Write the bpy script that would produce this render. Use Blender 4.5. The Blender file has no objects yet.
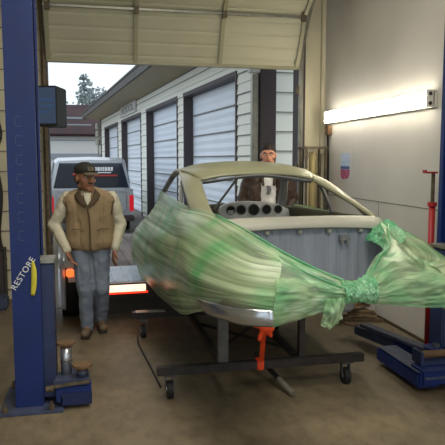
import bpy, bmesh, math, random
from mathutils import Vector, Matrix, noise
random.seed(4)
SC = bpy.context.scene
COL = SC.collection
PI = math.pi

# ------------------------------------------------------------------ materials
def srgb(c):
    return tuple(((x/255)/12.92 if x/255 <= .04045 else ((x/255+.055)/1.055)**2.4) for x in c) + (1,)
def mat(name, col, rough=.6, metal=0, emit=None, es=0, var=0, vscale=6, bump=0, bscale=30, stretch=(1,1,1), col2=None, coat=0, detail=5):
    m = bpy.data.materials.new(name); m.use_nodes = True
    nt = m.node_tree; N = nt.nodes; L = nt.links
    b = N['Principled BSDF']
    c = srgb(col); b.inputs['Base Color'].default_value = c
    b.inputs['Roughness'].default_value = rough; b.inputs['Metallic'].default_value = metal
    if coat: b.inputs['Coat Weight'].default_value = coat
    if emit: b.inputs['Emission Color'].default_value = srgb(emit); b.inputs['Emission Strength'].default_value = es
    if var or col2 or bump:
        tc = N.new('ShaderNodeTexCoord'); mp = N.new('ShaderNodeMapping'); mp.inputs['Scale'].default_value = stretch
        L.new(tc.outputs['Object'], mp.inputs['Vector'])
    if var or col2:
        n = N.new('ShaderNodeTexNoise'); n.inputs['Scale'].default_value = vscale; n.inputs['Detail'].default_value = detail
        L.new(mp.outputs['Vector'], n.inputs['Vector'])
        r = N.new('ShaderNodeValToRGB'); r.color_ramp.elements[0].position = .35; r.color_ramp.elements[1].position = .65
        if col2: c0, c1 = c, srgb(col2)
        else: c0 = tuple(x*(1-var) for x in c[:3])+(1,); c1 = tuple(min(1, x*(1+var)) for x in c[:3])+(1,)
        r.color_ramp.elements[0].color = c0; r.color_ramp.elements[1].color = c1
        L.new(n.outputs['Fac'], r.inputs['Fac']); L.new(r.outputs['Color'], b.inputs['Base Color'])
    if bump:
        n2 = N.new('ShaderNodeTexNoise'); n2.inputs['Scale'].default_value = bscale; n2.inputs['Detail'].default_value = 4
        L.new(mp.outputs['Vector'], n2.inputs['Vector'])
        bp = N.new('ShaderNodeBump'); bp.inputs['Strength'].default_value = bump; bp.inputs['Distance'].default_value = .02
        L.new(n2.outputs['Fac'], bp.inputs['Height']); L.new(bp.outputs['Normal'], b.inputs['Normal'])
    return m

def floor_mat():
    m = mat('stained_concrete', (128,112,84), .55)
    nt = m.node_tree; N = nt.nodes; L = nt.links; b = N['Principled BSDF']
    tc = N.new('ShaderNodeTexCoord')
    def nz(s, d, st=(1,1,1)):
        mp = N.new('ShaderNodeMapping'); mp.inputs['Scale'].default_value = st; L.new(tc.outputs['Object'], mp.inputs['Vector'])
        n = N.new('ShaderNodeTexNoise'); n.inputs['Scale'].default_value = s; n.inputs['Detail'].default_value = d
        n.inputs['Roughness'].default_value = .65
        L.new(mp.outputs['Vector'], n.inputs['Vector']); return n
    a = nz(.9, 6); r = N.new('ShaderNodeValToRGB')
    r.color_ramp.elements[0].position = .3; r.color_ramp.elements[0].color = srgb((92,82,65))
    r.color_ramp.elements[1].position = .7; r.color_ramp.elements[1].color = srgb((130,116,92))
    L.new(a.outputs['Fac'], r.inputs['Fac'])
    c = nz(11, 8, (1, .5, 1)); r2 = N.new('ShaderNodeValToRGB')
    r2.color_ramp.elements[0].position = .36; r2.color_ramp.elements[0].color = (.42,.4,.38,1)
    r2.color_ramp.elements[1].position = .55; r2.color_ramp.elements[1].color = (1,1,1,1)
    L.new(c.outputs['Fac'], r2.inputs['Fac'])
    mx = N.new('ShaderNodeMixRGB'); mx.blend_type = 'MULTIPLY'; mx.inputs['Fac'].default_value = .45
    L.new(r.outputs['Color'], mx.inputs[1]); L.new(r2.outputs['Color'], mx.inputs[2])
    L.new(mx.outputs['Color'], b.inputs['Base Color'])
    rr = N.new('ShaderNodeMapRange'); rr.inputs['To Min'].default_value = .38; rr.inputs['To Max'].default_value = .75
    L.new(a.outputs['Fac'], rr.inputs['Value']); L.new(rr.outputs['Result'], b.inputs['Roughness'])
    bp = N.new('ShaderNodeBump'); bp.inputs['Strength'].default_value = .15; bp.inputs['Distance'].default_value = .01
    L.new(c.outputs['Fac'], bp.inputs['Height']); L.new(bp.outputs['Normal'], b.inputs['Normal'])
    return m

def film_mat(name, col, lo=.35, hi=.9, green=(96,190,120), gpos=.62, streak=(2, 26, 1), rot=0.0, bmp=.3):
    """thin green masking film: see-through with denser stretched folds"""
    m = bpy.data.materials.new(name); m.use_nodes = True
    nt = m.node_tree; N = nt.nodes; L = nt.links; b = N['Principled BSDF']; out = N['Material Output']
    uv = N.new('ShaderNodeUVMap'); mp = N.new('ShaderNodeMapping'); mp.inputs['Scale'].default_value = streak
    mp.inputs['Rotation'].default_value = (0,0,rot)
    L.new(uv.outputs['UV'], mp.inputs['Vector'])
    n = N.new('ShaderNodeTexNoise'); n.inputs['Scale'].default_value = 1.6; n.inputs['Detail'].default_value = 6; n.inputs['Distortion'].default_value = .6
    L.new(mp.outputs['Vector'], n.inputs['Vector'])
    r = N.new('ShaderNodeValToRGB'); e = r.color_ramp.elements
    e[0].position = .3; e[0].color = srgb(tuple(x*.93 for x in col)); e[1].position = .8; e[1].color = srgb(tuple(min(255,x*1.15) for x in col))
    g = e.new(.5); g.color = srgb(col)
    tc = N.new('ShaderNodeTexCoord'); n3 = N.new('ShaderNodeTexNoise'); n3.inputs['Scale'].default_value = 3.0; n3.inputs['Detail'].default_value = 3
    L.new(tc.outputs['Object'], n3.inputs['Vector'])
    L.new(n.outputs['Fac'], r.inputs['Fac'])
    r3 = N.new('ShaderNodeValToRGB'); r3.color_ramp.elements[0].position = gpos-.12; r3.color_ramp.elements[1].position = gpos+.12
    L.new(n3.outputs['Fac'], r3.inputs['Fac'])
    mx = N.new('ShaderNodeMixRGB'); L.new(r3.outputs['Color'], mx.inputs['Fac']); L.new(r.outputs['Color'], mx.inputs[1]); mx.inputs[2].default_value = srgb(green)
    mpf = N.new('ShaderNodeMapping'); mpf.inputs['Scale'].default_value = (streak[0]*2, streak[1]*6, 1); mpf.inputs['Rotation'].default_value = (0,0,rot+.05)
    L.new(uv.outputs['UV'], mpf.inputs['Vector']); nf = N.new('ShaderNodeTexNoise'); nf.inputs['Scale'].default_value = 1.5; nf.inputs['Detail'].default_value = 2; nf.inputs['Distortion'].default_value = .4
    L.new(mpf.outputs['Vector'], nf.inputs['Vector']); rf_ = N.new('ShaderNodeValToRGB'); rf_.color_ramp.elements[0].position = .56; rf_.color_ramp.elements[1].position = .72
    L.new(nf.outputs['Fac'], rf_.inputs['Fac']); mf = N.new('ShaderNodeMath'); mf.operation = 'MULTIPLY'; mf.inputs[1].default_value = .6; L.new(rf_.outputs['Color'], mf.inputs[0])
    mx2 = N.new('ShaderNodeMixRGB'); L.new(mf.outputs[0], mx2.inputs['Fac']); L.new(mx.outputs['Color'], mx2.inputs[1]); mx2.inputs[2].default_value = srgb((226,240,224)); mx = mx2  # pale streaks mixed into the colour as crease highlights
    L.new(mx.outputs['Color'], b.inputs['Base Color'])
    b.inputs['Roughness'].default_value = .3; b.inputs['Specular IOR Level'].default_value = .7
    tl = N.new('ShaderNodeBsdfTranslucent'); L.new(mx.outputs['Color'], tl.inputs['Color'])
    ms0 = N.new('ShaderNodeMixShader'); ms0.inputs[0].default_value = .25
    L.new(b.outputs['BSDF'], ms0.inputs[1]); L.new(tl.outputs['BSDF'], ms0.inputs[2])
    tr = N.new('ShaderNodeBsdfTransparent'); tr.inputs['Color'].default_value = srgb((222,240,222))
    ms = N.new('ShaderNodeMixShader'); mr = N.new('ShaderNodeMapRange')
    mr.inputs['From Min'].default_value = .36; mr.inputs['From Max'].default_value = .62
    mr.inputs['To Min'].default_value = lo; mr.inputs['To Max'].default_value = hi
    L.new(n.outputs['Fac'], mr.inputs['Value']); L.new(mr.outputs['Result'], ms.inputs[0])
    L.new(tr.outputs['BSDF'], ms.inputs[1]); L.new(ms0.outputs['Shader'], ms.inputs[2]); L.new(ms.outputs['Shader'], out.inputs['Surface'])
    bp = N.new('ShaderNodeBump'); bp.inputs['Strength'].default_value = bmp; bp.inputs['Distance'].default_value = .012
    L.new(n.outputs['Fac'], bp.inputs['Height']); L.new(bp.outputs['Normal'], b.inputs['Normal'])
    return m

M = {}
def mk(k, *a, **kw): M[k] = mat(k, *a, **kw)
M['floor'] = floor_mat()
mk('wall_white', (206,202,196), .55, var=.05, vscale=1.3, bump=.05)
mk('wall_beige', (208,200,172), .7, var=.08, vscale=2, bump=.1)
mk('wall_dim', (150,140,115), .8, var=.1)
mk('ceiling', (150,143,122), .8)
mk('seam', (120,114,108), .8)
mk('door_cream', (172,169,146), .5, var=.04, vscale=2)
mk('door_edge', (150,146,120), .45)
mk('galv', (150,148,138), .4, .6, var=.12, vscale=12)
mk('rust_steel', (96,84,68), .6, .4, var=.3, vscale=18)
mk('dark_trim', (62,50,52), .6)
mk('jamb', (72,64,68), .6)
mk('siding', (236,238,230), .6)
mk('line_grey', (120,122,118), .8)
mk('rollup', (226,236,250), .5, var=.02, vscale=1)
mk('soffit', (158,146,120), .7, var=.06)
mk('roof_dark', (84,82,80), .8, var=.2, vscale=10)
mk('ground', (112,106,100), .7, var=.15, vscale=1.2, bump=.3, bscale=60)
mk('blue', (8,36,98), .5, var=.15, vscale=3, bump=.03)
mk('blue_dark', (20,32,74), .45, var=.2, vscale=8)
mk('blue_grey', (58,66,90), .55, var=.25, vscale=9)  # greyer, lighter blue for plates, arm parts and the bag
mk('blue_head', (40,52,88), .5, var=.2, vscale=6)
mk('steel', (150,152,156), .3, .9, var=.1, vscale=10)
mk('bright_steel', (190,194,200), .25, .8)
mk('black', (18,18,20), .55)
mk('rubber', (22,22,24), .75)
mk('dolly', (44,40,40), .5, .3, var=.3, vscale=14)
mk('dolly_grey', (88,88,88), .5, .4, var=.2, vscale=14)
mk('primer', (142,142,114), .42, var=.08, vscale=2.2, bump=.03, coat=.15)
mk('primer_light', (156,156,144), .5, var=.06, vscale=3)
mk('primer_grey', (118,120,122), .55, var=.1, vscale=4)
mk('bay_grey', (140,148,162), .55, var=.08, vscale=5, bump=.1, bscale=14, stretch=(4,1,.4))
mk('dash_grey', (240,240,238), .5, var=.06)
mk('hole', (26,26,30), .7)
mk('alu', (188,194,200), .22, .85, var=.15, vscale=10, bump=.25, bscale=16, stretch=(.5,.5,2))
mk('orange', (226,70,24), .6, var=.15, vscale=20, bump=.3)
mk('red', (165,34,38), .45, var=.1)
mk('yellow', (206,196,60), .5, var=.08)
mk('letter', (226,228,232), .6)
mk('letter_faint', (50,72,108), .5)
mk('paper', (206,204,204), .6)
mk('poster_sky', (168,190,224), .5, col2=(196,208,228), vscale=14)
mk('poster_blue', (60,96,150), .5)
mk('poster_pink', (186,92,132), .5, col2=(150,66,104), vscale=20)
mk('cardboard', (150,136,92), .8, var=.1, stretch=(1,1,.2))
mk('board_pale', (190,180,150), .8)
mk('wood_dark', (82,62,44), .8, col2=(140,116,84), vscale=12)
mk('brown_pad', (110,84,58), .8, var=.2)
mk('tube_glow', (255,250,235), .3, emit=(255,247,226), es=16)
mk('fixture', (225,222,212), .4)
mk('tail_red', (200,20,40), .3, emit=(255,30,50), es=.25)
mk('lamp_red', (220,30,20), .3, emit=(255,50,25), es=2)
mk('lamp_amber', (255,120,50), .3, emit=(255,110,50), es=1.5)
mk('lamp_white', (255,230,210), .3, emit=(255,205,175), es=1.6)
mk('car_silver', (176,182,190), .3, .35, coat=.5)
mk('glass_dark', (40,48,62), .08)
mk('glass_pale', (96,112,132), .1)
mk('decal_white', (225,228,235), .5)
mk('decal_red', (180,52,52), .5)
mk('deck_wood', (122,112,108), .8, col2=(84,76,74), vscale=7, stretch=(1,.2,1), bump=.3)
mk('ramp_alu', (178,186,198), .4, .4, var=.15, vscale=10, stretch=(5,.5,1))
mk('fender_white', (186,194,206), .25, .5, coat=.4)
mk('bg_wall', (205,206,204), .8)
mk('bg_band', (140,148,156), .7)
mk('bg_roof', (66,42,44), .8, col2=(48,34,38), vscale=1.2)
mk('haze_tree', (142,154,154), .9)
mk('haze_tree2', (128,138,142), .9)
mk('hill', (196,208,214), 1)  # distance haze put into the pale colour
mk('screen', (20,30,44), .15, emit=(84,104,134), es=.35)
mk('skin', (152,106,82), .5, var=.06, vscale=10)
mk('skin2', (200,142,114), .5, var=.05, vscale=10)
mk('hair', (40,30,26), .7, bump=.5, bscale=60)
mk('eye_white', (220,214,205), .3)
mk('eye_dark', (28,20,16), .3)
mk('lips', (128,72,60), .5)
mk('vest', (140,120,90), .8, var=.12, vscale=6, bump=.4, bscale=16)
mk('vest_seam', (84,70,50), .8)
mk('collar_dark', (74,58,38), .8)
mk('shirt', (196,190,168), .8, var=.06, vscale=6, bump=.5, bscale=10)
mk('jeans', (104,114,132), .85, col2=(130,140,154), vscale=5, bump=.4, bscale=12)
mk('boots', (104,88,68), .7, var=.2, vscale=14)
mk('sole', (48,42,38), .8)
mk('cap', (42,40,36), .8, var=.2)
mk('cap_brim', (92,84,66), .8)
mk('jacket', (66,50,42), .6, var=.25, vscale=8, bump=.5, bscale=14)
mk('tee', (222,222,222), .8, var=.03, bump=.3, bscale=12)
mk('tee_print', (110,110,116), .8)
mk('trousers', (50,52,60), .8)
FILM = film_mat('masking_film', (190,208,170), .42, .88, green=(112,190,124), gpos=.56, streak=(1.2, 11, 1), bmp=.4)
FILM2 = film_mat('masking_film_gathered', (150,200,160), .62, .96, green=(92,186,132), gpos=.5, streak=(14, 3, 1))
FILM3 = film_mat('masking_film_stretched', (182,204,162), .4, .86, green=(112,192,132), gpos=.54, streak=(1.5, 7, 1), rot=.25)

# ------------------------------------------------------------------ helpers
def bm_obj(name, bm, m=None, parent=None, smooth=False):
    me = bpy.data.meshes.new(name); bm.normal_update(); bm.to_mesh(me); bm.free()
    return me_obj(name, me, m, parent, smooth)
def me_obj(name, me, m=None, parent=None, smooth=False):
    o = bpy.data.objects.new(name, me); COL.objects.link(o)
    if m is not None and not me.materials: me.materials.append(M[m] if isinstance(m, str) else m)
    if smooth:
        for p in me.polygons: p.use_smooth = True
    if parent is not None: o.parent = parent
    return o
def empty(name, label, cat, loc=(0,0,0), rz=0, group=None):
    o = bpy.data.objects.new(name, None); COL.objects.link(o); o.empty_display_size = .1
    o.location = loc; o.rotation_euler = (0,0,rz)
    return tag(o, label, cat, group)
def tag(o, label, cat, group=None, kind=None):
    o['label'] = label; o['category'] = cat
    if group: o['group'] = group
    if kind: o['kind'] = kind
    return o
def struct(o): o['kind'] = 'structure'; return o
def lab(o, t): o['label'] = t; return o

def abox(bm, x0, x1, y0, y1, z0, z1, bev=0, mtx=None):
    r = bmesh.ops.create_cube(bm, size=1)
    vs = r['verts']
    bmesh.ops.scale(bm, vec=(x1-x0, y1-y0, z1-z0), verts=vs)
    bmesh.ops.translate(bm, vec=((x0+x1)/2, (y0+y1)/2, (z0+z1)/2), verts=vs)
    if bev:
        es = list({e for v in vs for e in v.link_edges})
        rr = bmesh.ops.bevel(bm, geom=es, offset=bev, segments=2, affect='EDGES', clamp_overlap=True)
        vs = list({v for f in rr['faces'] for v in f.verts} | {v for v in vs if v.is_valid})
    if mtx is not None: bmesh.ops.transform(bm, matrix=mtx, verts=vs)
    return vs
def frame_z(p0, p1):
    d = Vector(p1)-Vector(p0); L = d.length
    return Matrix.Translation((Vector(p0)+Vector(p1))/2) @ d.to_track_quat('Z', 'Y').to_matrix().to_4x4(), L
def acyl(bm, p0, p1, r0, r1=None, seg=16, cap=True):
    if r1 is None: r1 = r0
    mt, L = frame_z(p0, p1)
    return bmesh.ops.create_cone(bm, cap_ends=cap, segments=seg, radius1=r0, radius2=r1, depth=L, matrix=mt)['verts']
def abar(bm, p0, p1, w, h, bev=0):
    """rectangular bar between two points; w horizontal, h vertical"""
    d = Vector(p1)-Vector(p0); L = d.length; q = d.to_track_quat('Y', 'Z')
    mt = Matrix.Translation((Vector(p0)+Vector(p1))/2) @ q.to_matrix().to_4x4()
    return abox(bm, -w/2, w/2, -L/2, L/2, -h/2, h/2, bev, mt)
def box(name, x0, x1, y0, y1, z0, z1, m, parent=None, bev=0):
    bm = bmesh.new(); abox(bm, x0, x1, y0, y1, z0, z1, bev); return bm_obj(name, bm, m, parent)
def bar(name, p0, p1, w, h, m, parent=None, bev=.003):
    bm = bmesh.new(); abar(bm, p0, p1, w, h, bev); return bm_obj(name, bm, m, parent)
def cyl(name, p0, p1, r0, m, parent=None, r1=None, seg=20):
    bm = bmesh.new(); acyl(bm, p0, p1, r0, r1, seg); return bm_obj(name, bm, m, parent, True if seg > 24 else False)
def cr(p0, p1, p2, p3, t):
    return .5*((2*p1)+(p2-p0)*t+(2*p0-5*p1+4*p2-p3)*t*t+(3*p1-p0-3*p2+p3)*t*t*t)
def crv(P, t):
    n = len(P)-1; x = min(max(t, 0), 1)*n; i = min(int(x), n-1); f = x-i
    g = lambda k: P[k] if 0 <= k <= n else (P[0]*2-P[1] if k < 0 else P[n]*2-P[n-1])
    return cr(g(i-1), g(i), g(i+1), g(i+2), f)
def tube(name, pts, r, m, parent=None, seg=8, n=None, smooth=True):
    P = [Vector(p) for p in pts]; n = n or (len(P)-1)*6
    C = [crv(P, i/n) for i in range(n+1)] if len(P) > 2 else P
    bm = bmesh.new(); rings = []
    up = None
    for i, c in enumerate(C):
        d = (C[min(i+1, len(C)-1)]-C[max(i-1, 0)]).normalized()
        if up is None: up = d.orthogonal().normalized()
        up = (up-d*up.dot(d)).normalized(); s = d.cross(up)
        rr = r(i/(len(C)-1)) if callable(r) else r
        rings.append([bm.verts.new(c+(up*math.cos(a)+s*math.sin(a))*rr) for a in [2*PI*k/seg for k in range(seg)]])
    for a, b in zip(rings, rings[1:]):
        for k in range(seg): bm.faces.new((a[k], a[(k+1) % seg], b[(k+1) % seg], b[k]))
    bm.faces.new(rings[0][::-1]); bm.faces.new(rings[-1])
    return bm_obj(name, bm, m, parent, smooth)
def patch(name, net, m, parent=None, nu=8, nv=6, sx=1, fn=None, solid=0, flip=False):
    """smooth surface through a control net (rows u, columns v)"""
    R = [[Vector((p[0]*sx, p[1], p[2])) for p in row] for row in net]
    U = (len(R)-1)*nu; Vn = (len(R[0])-1)*nv
    cols = [[crv(row, j/Vn) for j in range(Vn+1)] for row in R]
    bm = bmesh.new(); uvl = bm.loops.layers.uv.new('UVMap'); g = []
    for i in range(U+1):
        g.append([])
        for j in range(Vn+1):
            p = crv([cols[k][j] for k in range(len(R))], i/U)
            g[-1].append(p)
    if fn:
        N2 = [[None]*(Vn+1) for _ in range(U+1)]
        for i in range(U+1):
            for j in range(Vn+1):
                a = g[min(i+1, U)][j]-g[max(i-1, 0)][j]; b = g[i][min(j+1, Vn)]-g[i][max(j-1, 0)]
                n = a.cross(b); n = n.normalized() if n.length > 1e-9 else Vector((0,0,1))
                if (sx < 0) != flip: n = -n
                N2[i][j] = g[i][j]+n*fn(i/U, j/Vn, g[i][j])
        g = N2
    vs = [[bm.verts.new(p) for p in row] for row in g]
    for i in range(U):
        for j in range(Vn):
            q = [(i, j), (i+1, j), (i+1, j+1), (i, j+1)]
            if sx < 0: q = q[::-1]
            f = bm.faces.new([vs[a][b] for a, b in q])
            for lp, (a, b) in zip(f.loops, q): lp[uvl].uv = (a/U, b/Vn)
    o = bm_obj(name, bm, m, parent, True)
    if solid:
        md = o.modifiers.new('thick', 'SOLIDIFY'); md.thickness = solid; md.offset = 0
    return o
def prism(name, prof, axis, a, b, m, parent=None, bev=0):
    """extrude polygon profile along an axis; prof in the two other axes (cyclic order)"""
    bm = bmesh.new()
    def pt(p, t):
        return {'x': (t, p[0], p[1]), 'y': (p[0], t, p[1]), 'z': (p[0], p[1], t)}[axis]
    A = [bm.verts.new(pt(p, a)) for p in prof]; B = [bm.verts.new(pt(p, b)) for p in prof]
    n = len(prof)
    bm.faces.new(A); bm.faces.new(B[::-1])
    for i in range(n): bm.faces.new((A[i], B[i], B[(i+1) % n], A[(i+1) % n]))
    bmesh.ops.recalc_face_normals(bm, faces=bm.faces)
    if bev: bmesh.ops.bevel(bm, geom=list(bm.edges), offset=bev, segments=2, affect='EDGES', clamp_overlap=True)
    return bm_obj(name, bm, m, parent)
def text(name, s, size, m, mtx, parent=None, ext=.001, spacing=1.0):
    c = bpy.data.curves.new(name, 'FONT'); c.body = s; c.size = size; c.extrude = ext; c.space_character = spacing
    c.align_x = 'CENTER'; c.align_y = 'CENTER'
    o = bpy.data.objects.new('tmp', c); COL.objects.link(o)
    dg = bpy.context.evaluated_depsgraph_get(); me = bpy.data.meshes.new_from_object(o.evaluated_get(dg))
    bpy.data.objects.remove(o); me.transform(mtx); me.materials.clear()
    return me_obj(name, me, m, parent)
def blob(name, parts, m, parent=None, voxel=.01, smooth=4, fn=None, cut=None):
    """one continuous organic surface from tapered limbs; parts: (p0,r0,p1,r1) or ('e',centre,(rx,ry,rz)[,rotz])"""
    bm = bmesh.new()
    for p in parts:
        if p[0] == 'e':
            mt = Matrix.Translation(p[1]) @ Matrix.Rotation(p[3] if len(p) > 3 else 0, 4, 'Z') @ (Matrix.Rotation(p[4], 4, 'X') if len(p) > 4 else Matrix()) @ Matrix.Diagonal((*p[2], 1))
            bmesh.ops.create_uvsphere(bm, u_segments=16, v_segments=10, radius=1, matrix=mt)
        else:
            t = bmesh.new()
            sq = p[4] if len(p) > 4 else (1,1,1)
            for c, r in ((p[0], p[1]), (p[2], p[3])):
                bmesh.ops.create_icosphere(t, subdivisions=2, radius=r, matrix=Matrix.Translation(c) @ Matrix.Diagonal((*sq, 1)))
            h = bmesh.ops.convex_hull(t, input=t.verts)
            bmesh.ops.delete(t, geom=[g for g in h['geom_interior'] if isinstance(g, bmesh.types.BMVert)], context='VERTS')
            tm = bpy.data.meshes.new('t'); t.to_mesh(tm); t.free(); bm.from_mesh(tm); bpy.data.meshes.remove(tm)
    bmesh.ops.recalc_face_normals(bm, faces=bm.faces)
    me = bpy.data.meshes.new(name); bm.to_mesh(me); bm.free()
    o = bpy.data.objects.new('tmp', me); COL.objects.link(o)
    md = o.modifiers.new('r', 'REMESH'); md.mode = 'VOXEL'; md.voxel_size = voxel
    if smooth:
        md = o.modifiers.new('s', 'SMOOTH'); md.factor = .5; md.iterations = smooth
    dg = bpy.context.evaluated_depsgraph_get(); m2 = bpy.data.meshes.new_from_object(o.evaluated_get(dg))
    bpy.data.objects.remove(o); bpy.data.meshes.remove(me)
    if fn or cut:
        b2 = bmesh.new(); b2.from_mesh(m2)
        if fn:
            b2.normal_update()
            for v in b2.verts: v.co = v.co+v.normal*fn(v.co)
        if cut:
            for co, no in cut: bmesh.ops.bisect_plane(b2, geom=list(b2.verts)+list(b2.edges)+list(b2.faces), plane_co=co, plane_no=no, clear_outer=True)
        b2.to_mesh(m2); b2.free()
    m2.materials.clear(); m2.name = name
    return me_obj(name, m2, m, parent, True)
def copy_tree(o, parent=None):
    c = o.copy(); COL.objects.link(c)
    if parent is not None: c.parent = parent
    for ch in [x for x in COL.objects if x.parent == o]: copy_tree(ch, c)
    return c

# ================================================================== SETTING
WX = 2.965; DY = 7.62
box('floor', -3.2, WX+.2, -2.5, DY+.25, -.1, 0, 'floor')['kind'] = 'structure'
bm = bmesh.new(); abox(bm, -40, 40, DY+.25, 90, -.12, -.005); struct(bm_obj('ground', bm, 'ground'))
wr = struct(box('wall_right', WX, WX+.15, -2.5, DY+.2, 0, 4.5, 'wall_white'))
bm = bmesh.new()
for z in (1.255,): abox(bm, WX-.003, WX+.002, -2.5, DY, z-.004, z+.004)
for y in (3.5, 5.95): abox(bm, WX-.002, WX+.002, y-.003, y+.003, 0, 1.25)
bm_obj('panel_joint', bm, 'seam', wr)
OX0, OX1, OZ = -.58, 2.63, 3.75
bm = bmesh.new()
abox(bm, -3.2, OX0, DY, DY+.18, 0, 4.5); abox(bm, OX1, WX, DY, DY+.18, 0, 4.5); abox(bm, OX0, OX1, DY, DY+.18, OZ, 4.5)
struct(bm_obj('wall_back', bm, 'wall_beige'))
struct(box('wall_left', -3.3, -3.15, -2.5, DY+.2, 0, 4.5, 'wall_dim'))
struct(box('ceiling', -3.3, WX+.2, -2.5, DY+.2, 4.5, 4.62, 'ceiling'))
struct(box('trim_1', WX-.05, WX, DY-.05, DY, 0, 4.5, 'wall_beige'))
struct(box('trim_2', OX1-.02, OX1+.07, DY-.03, DY+.2, 0, OZ, 'dark_trim'))
struct(box('trim_3', OX0-.03, OX0+.03, DY-.03, DY+.2, 0, OZ, 'dark_trim'))
struct(box('baseboard_right', WX-.012, WX, -2.5, DY, 0, .03, 'rust_steel'))
# horizontal boarding on the back wall left of the door
bm = bmesh.new()
for k in range(18): abox(bm, -3.15, OX0-.06, DY-.014, DY, .12+k*.24, .13+k*.24)
struct(bm_obj('trim_4', bm, 'seam'))

# ================================================================== OVERHEAD DOOR
dr = empty('overhead_door', 'cream sectional overhead door rolled partly up above the opening', 'garage door', (1.03, DY-.05, 0))
dloc = Vector((1.03, DY-.05, 0))
curve = [(7.55, 2.885), (7.28, 3.47), (6.80, 3.83), (6.20, 3.99), (5.55, 4.02)]
X0, X1 = OX0+.03-1.03, OX1-.04-1.03
for i in range(4):
    (ya, za), (yb, zb) = curve[i], curve[i+1]
    a = Vector((0, ya, za))-dloc; b = Vector((0, yb, zb))-dloc; a.x = b.x = 0
    d = (b-a).normalized(); n = Vector((0, -d.z, d.y)) if False else Vector((0, d.z, -d.y)); n = Vector((0, -abs(d.z), -abs(d.y)))
    bm = bmesh.new(); L = (b-a).length; K = 24
    # ribbed sheet: shallow grooves
    prof = []
    for k in range(K+1):
        t = k/K; dep = 0
        if k % 6 == 3: dep = .006
        prof.append(a+d*L*(.012+.976*t)-n*dep)
    rows = [[bm.verts.new((x, p.y, p.z)) for p in prof] for x in (X0, X1)]
    for k in range(K): bm.faces.new((rows[0][k], rows[1][k], rows[1][k+1], rows[0][k+1]))
    sh = bm_obj('door_panel', bm, 'door_cream', dr)
    md = sh.modifiers.new('thick', 'SOLIDIFY'); md.thickness = .035; md.offset = 0
    for x in (X0+.03, X0+(X1-X0)/3, X0+(X1-X0)*2/3, X1-.03):
        w = .05
        bm = bmesh.new(); q0 = a+n*.032+d*.02; q1 = b+n*.032-d*.02
        abar(bm, (x, q0.y, q0.z), (x, q1.y, q1.z), w, .02, .003)
        bm_obj('stile', bm, 'door_edge', sh)
    bm = bmesh.new(); q = b+n*.045
    abox(bm, X0, X1, q.y-.012, q.y+.012, q.z-.02, q.z+.004)
    bm_obj('panel_rail', bm, 'galv', sh)
    for x in (X0+.05, X0+(X1-X0)/3, X0+(X1-X0)*2/3, X1-.05):
        bm = bmesh.new(); abox(bm, x-.03, x+.03, q.y-.03, q.y+.01, q.z-.06, q.z+.06, .004)
        bm_obj('hinge', bm, 'rust_steel', sh)
bm = bmesh.new(); abox(bm, X0, X1, -.05, .03, 2.86, 2.90, .004); bm_obj('bottom_seal', bm, 'door_edge', dr)
for s, x in ((-1, X0-.035), (1, X1+.035)):
    pts = [(x, -.03, .02), (x, -.03, 1.0), (x, -.03, 2.9), (x, -.16, 3.30), (x, -.40, 3.62), (x, -.80, 3.87), (x, -1.4, 3.97), (x, -2.1, 3.99)]
    bm = bmesh.new(); P = [Vector(p) for p in pts]; C = [crv(P, i/42) for i in range(43)]
    for p, q in zip(C, C[1:]): abar(bm, p, q, .045, .06) if False else abox(bm, 0, 0, 0, 0, 0, 0) if False else acyl(bm, p, q, .032, .032, 6)
    bm_obj('track', bm, 'galv' if s > 0 else 'rust_steel', dr)
    for z in (.6, 1.6, 2.6):
        bm = bmesh.new(); abox(bm, x-.05 if s > 0 else x-.02, x+.02 if s > 0 else x+.05, -.03, .05, z-.05, z+.05, .004); bm_obj('track_bracket', bm, 'rust_steel', dr)
    bm = bmesh.new(); abox(bm, x-s*.09-.02, x-s*.09+.02, -.085, -.05, 2.92, 3.3, .004); bm_obj('roller_bracket', bm, 'door_edge', dr)

# ================================================================== WALL LIGHT, POSTER, CORD
lt = empty('fluorescent_light', 'lit white fluorescent strip light mounted high on right wall', 'light', (WX, 6.1, 2.24))
box('housing', -.05, -.001, -1.23, 1.25, -.075, .075, 'fixture', lt, .006)
for z in (-.042, .042):
    cyl('light_tube', (-.075, -1.19, z), (-.075, 1.21, z), .028, 'tube_glow', lt)
for y in (-1.215, 1.235):
    e = box('end_cap', -.1, -.03, y-.015, y+.015, -.075, .075, 'fixture', lt, .004)
for z in (-.042, .042): cyl('socket', (-.075, -1.235, z), (-.075, -1.2, z), .017, 'dark_trim', lt)
po = empty('poster', 'small poster of pale blue sky over pink shape on white wall', 'poster', (WX, 6.82, 1.5))
box('sheet', -.004, -.001, -.17, .18, -.05, .30, 'paper', po)
box('sky_print', -.006, -.0045, -.10, .165, .10, .28, 'poster_sky', po)
box('band_print', -.0075, -.006, -.10, .165, .09, .125, 'poster_blue', po)
prism('pink_print', [(-.10, .085), (.165, .085), (.16, .0), (.10, -.035), (-.06, -.02), (-.10, .03)], 'x', -.008, -.0045, 'poster_pink', po)
tag(tube('power_cord', [(2.90, 7.36, 2.18), (2.93, 7.37, 2.1), (2.95, 7.38, 1.6), (2.945, 7.39, 1.1), (2.95, 7.4, .5), (2.93, 7.4, .03)], .014, 'black'), 'black power cord hanging down from far end of wall light', 'cord')
tag(box('junction_box', WX-.05, WX, 7.30, 7.42, 2.02, 2.14, 'brown_pad', None, .004), 'small brown junction box under far end of wall light', 'electrical box')

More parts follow.
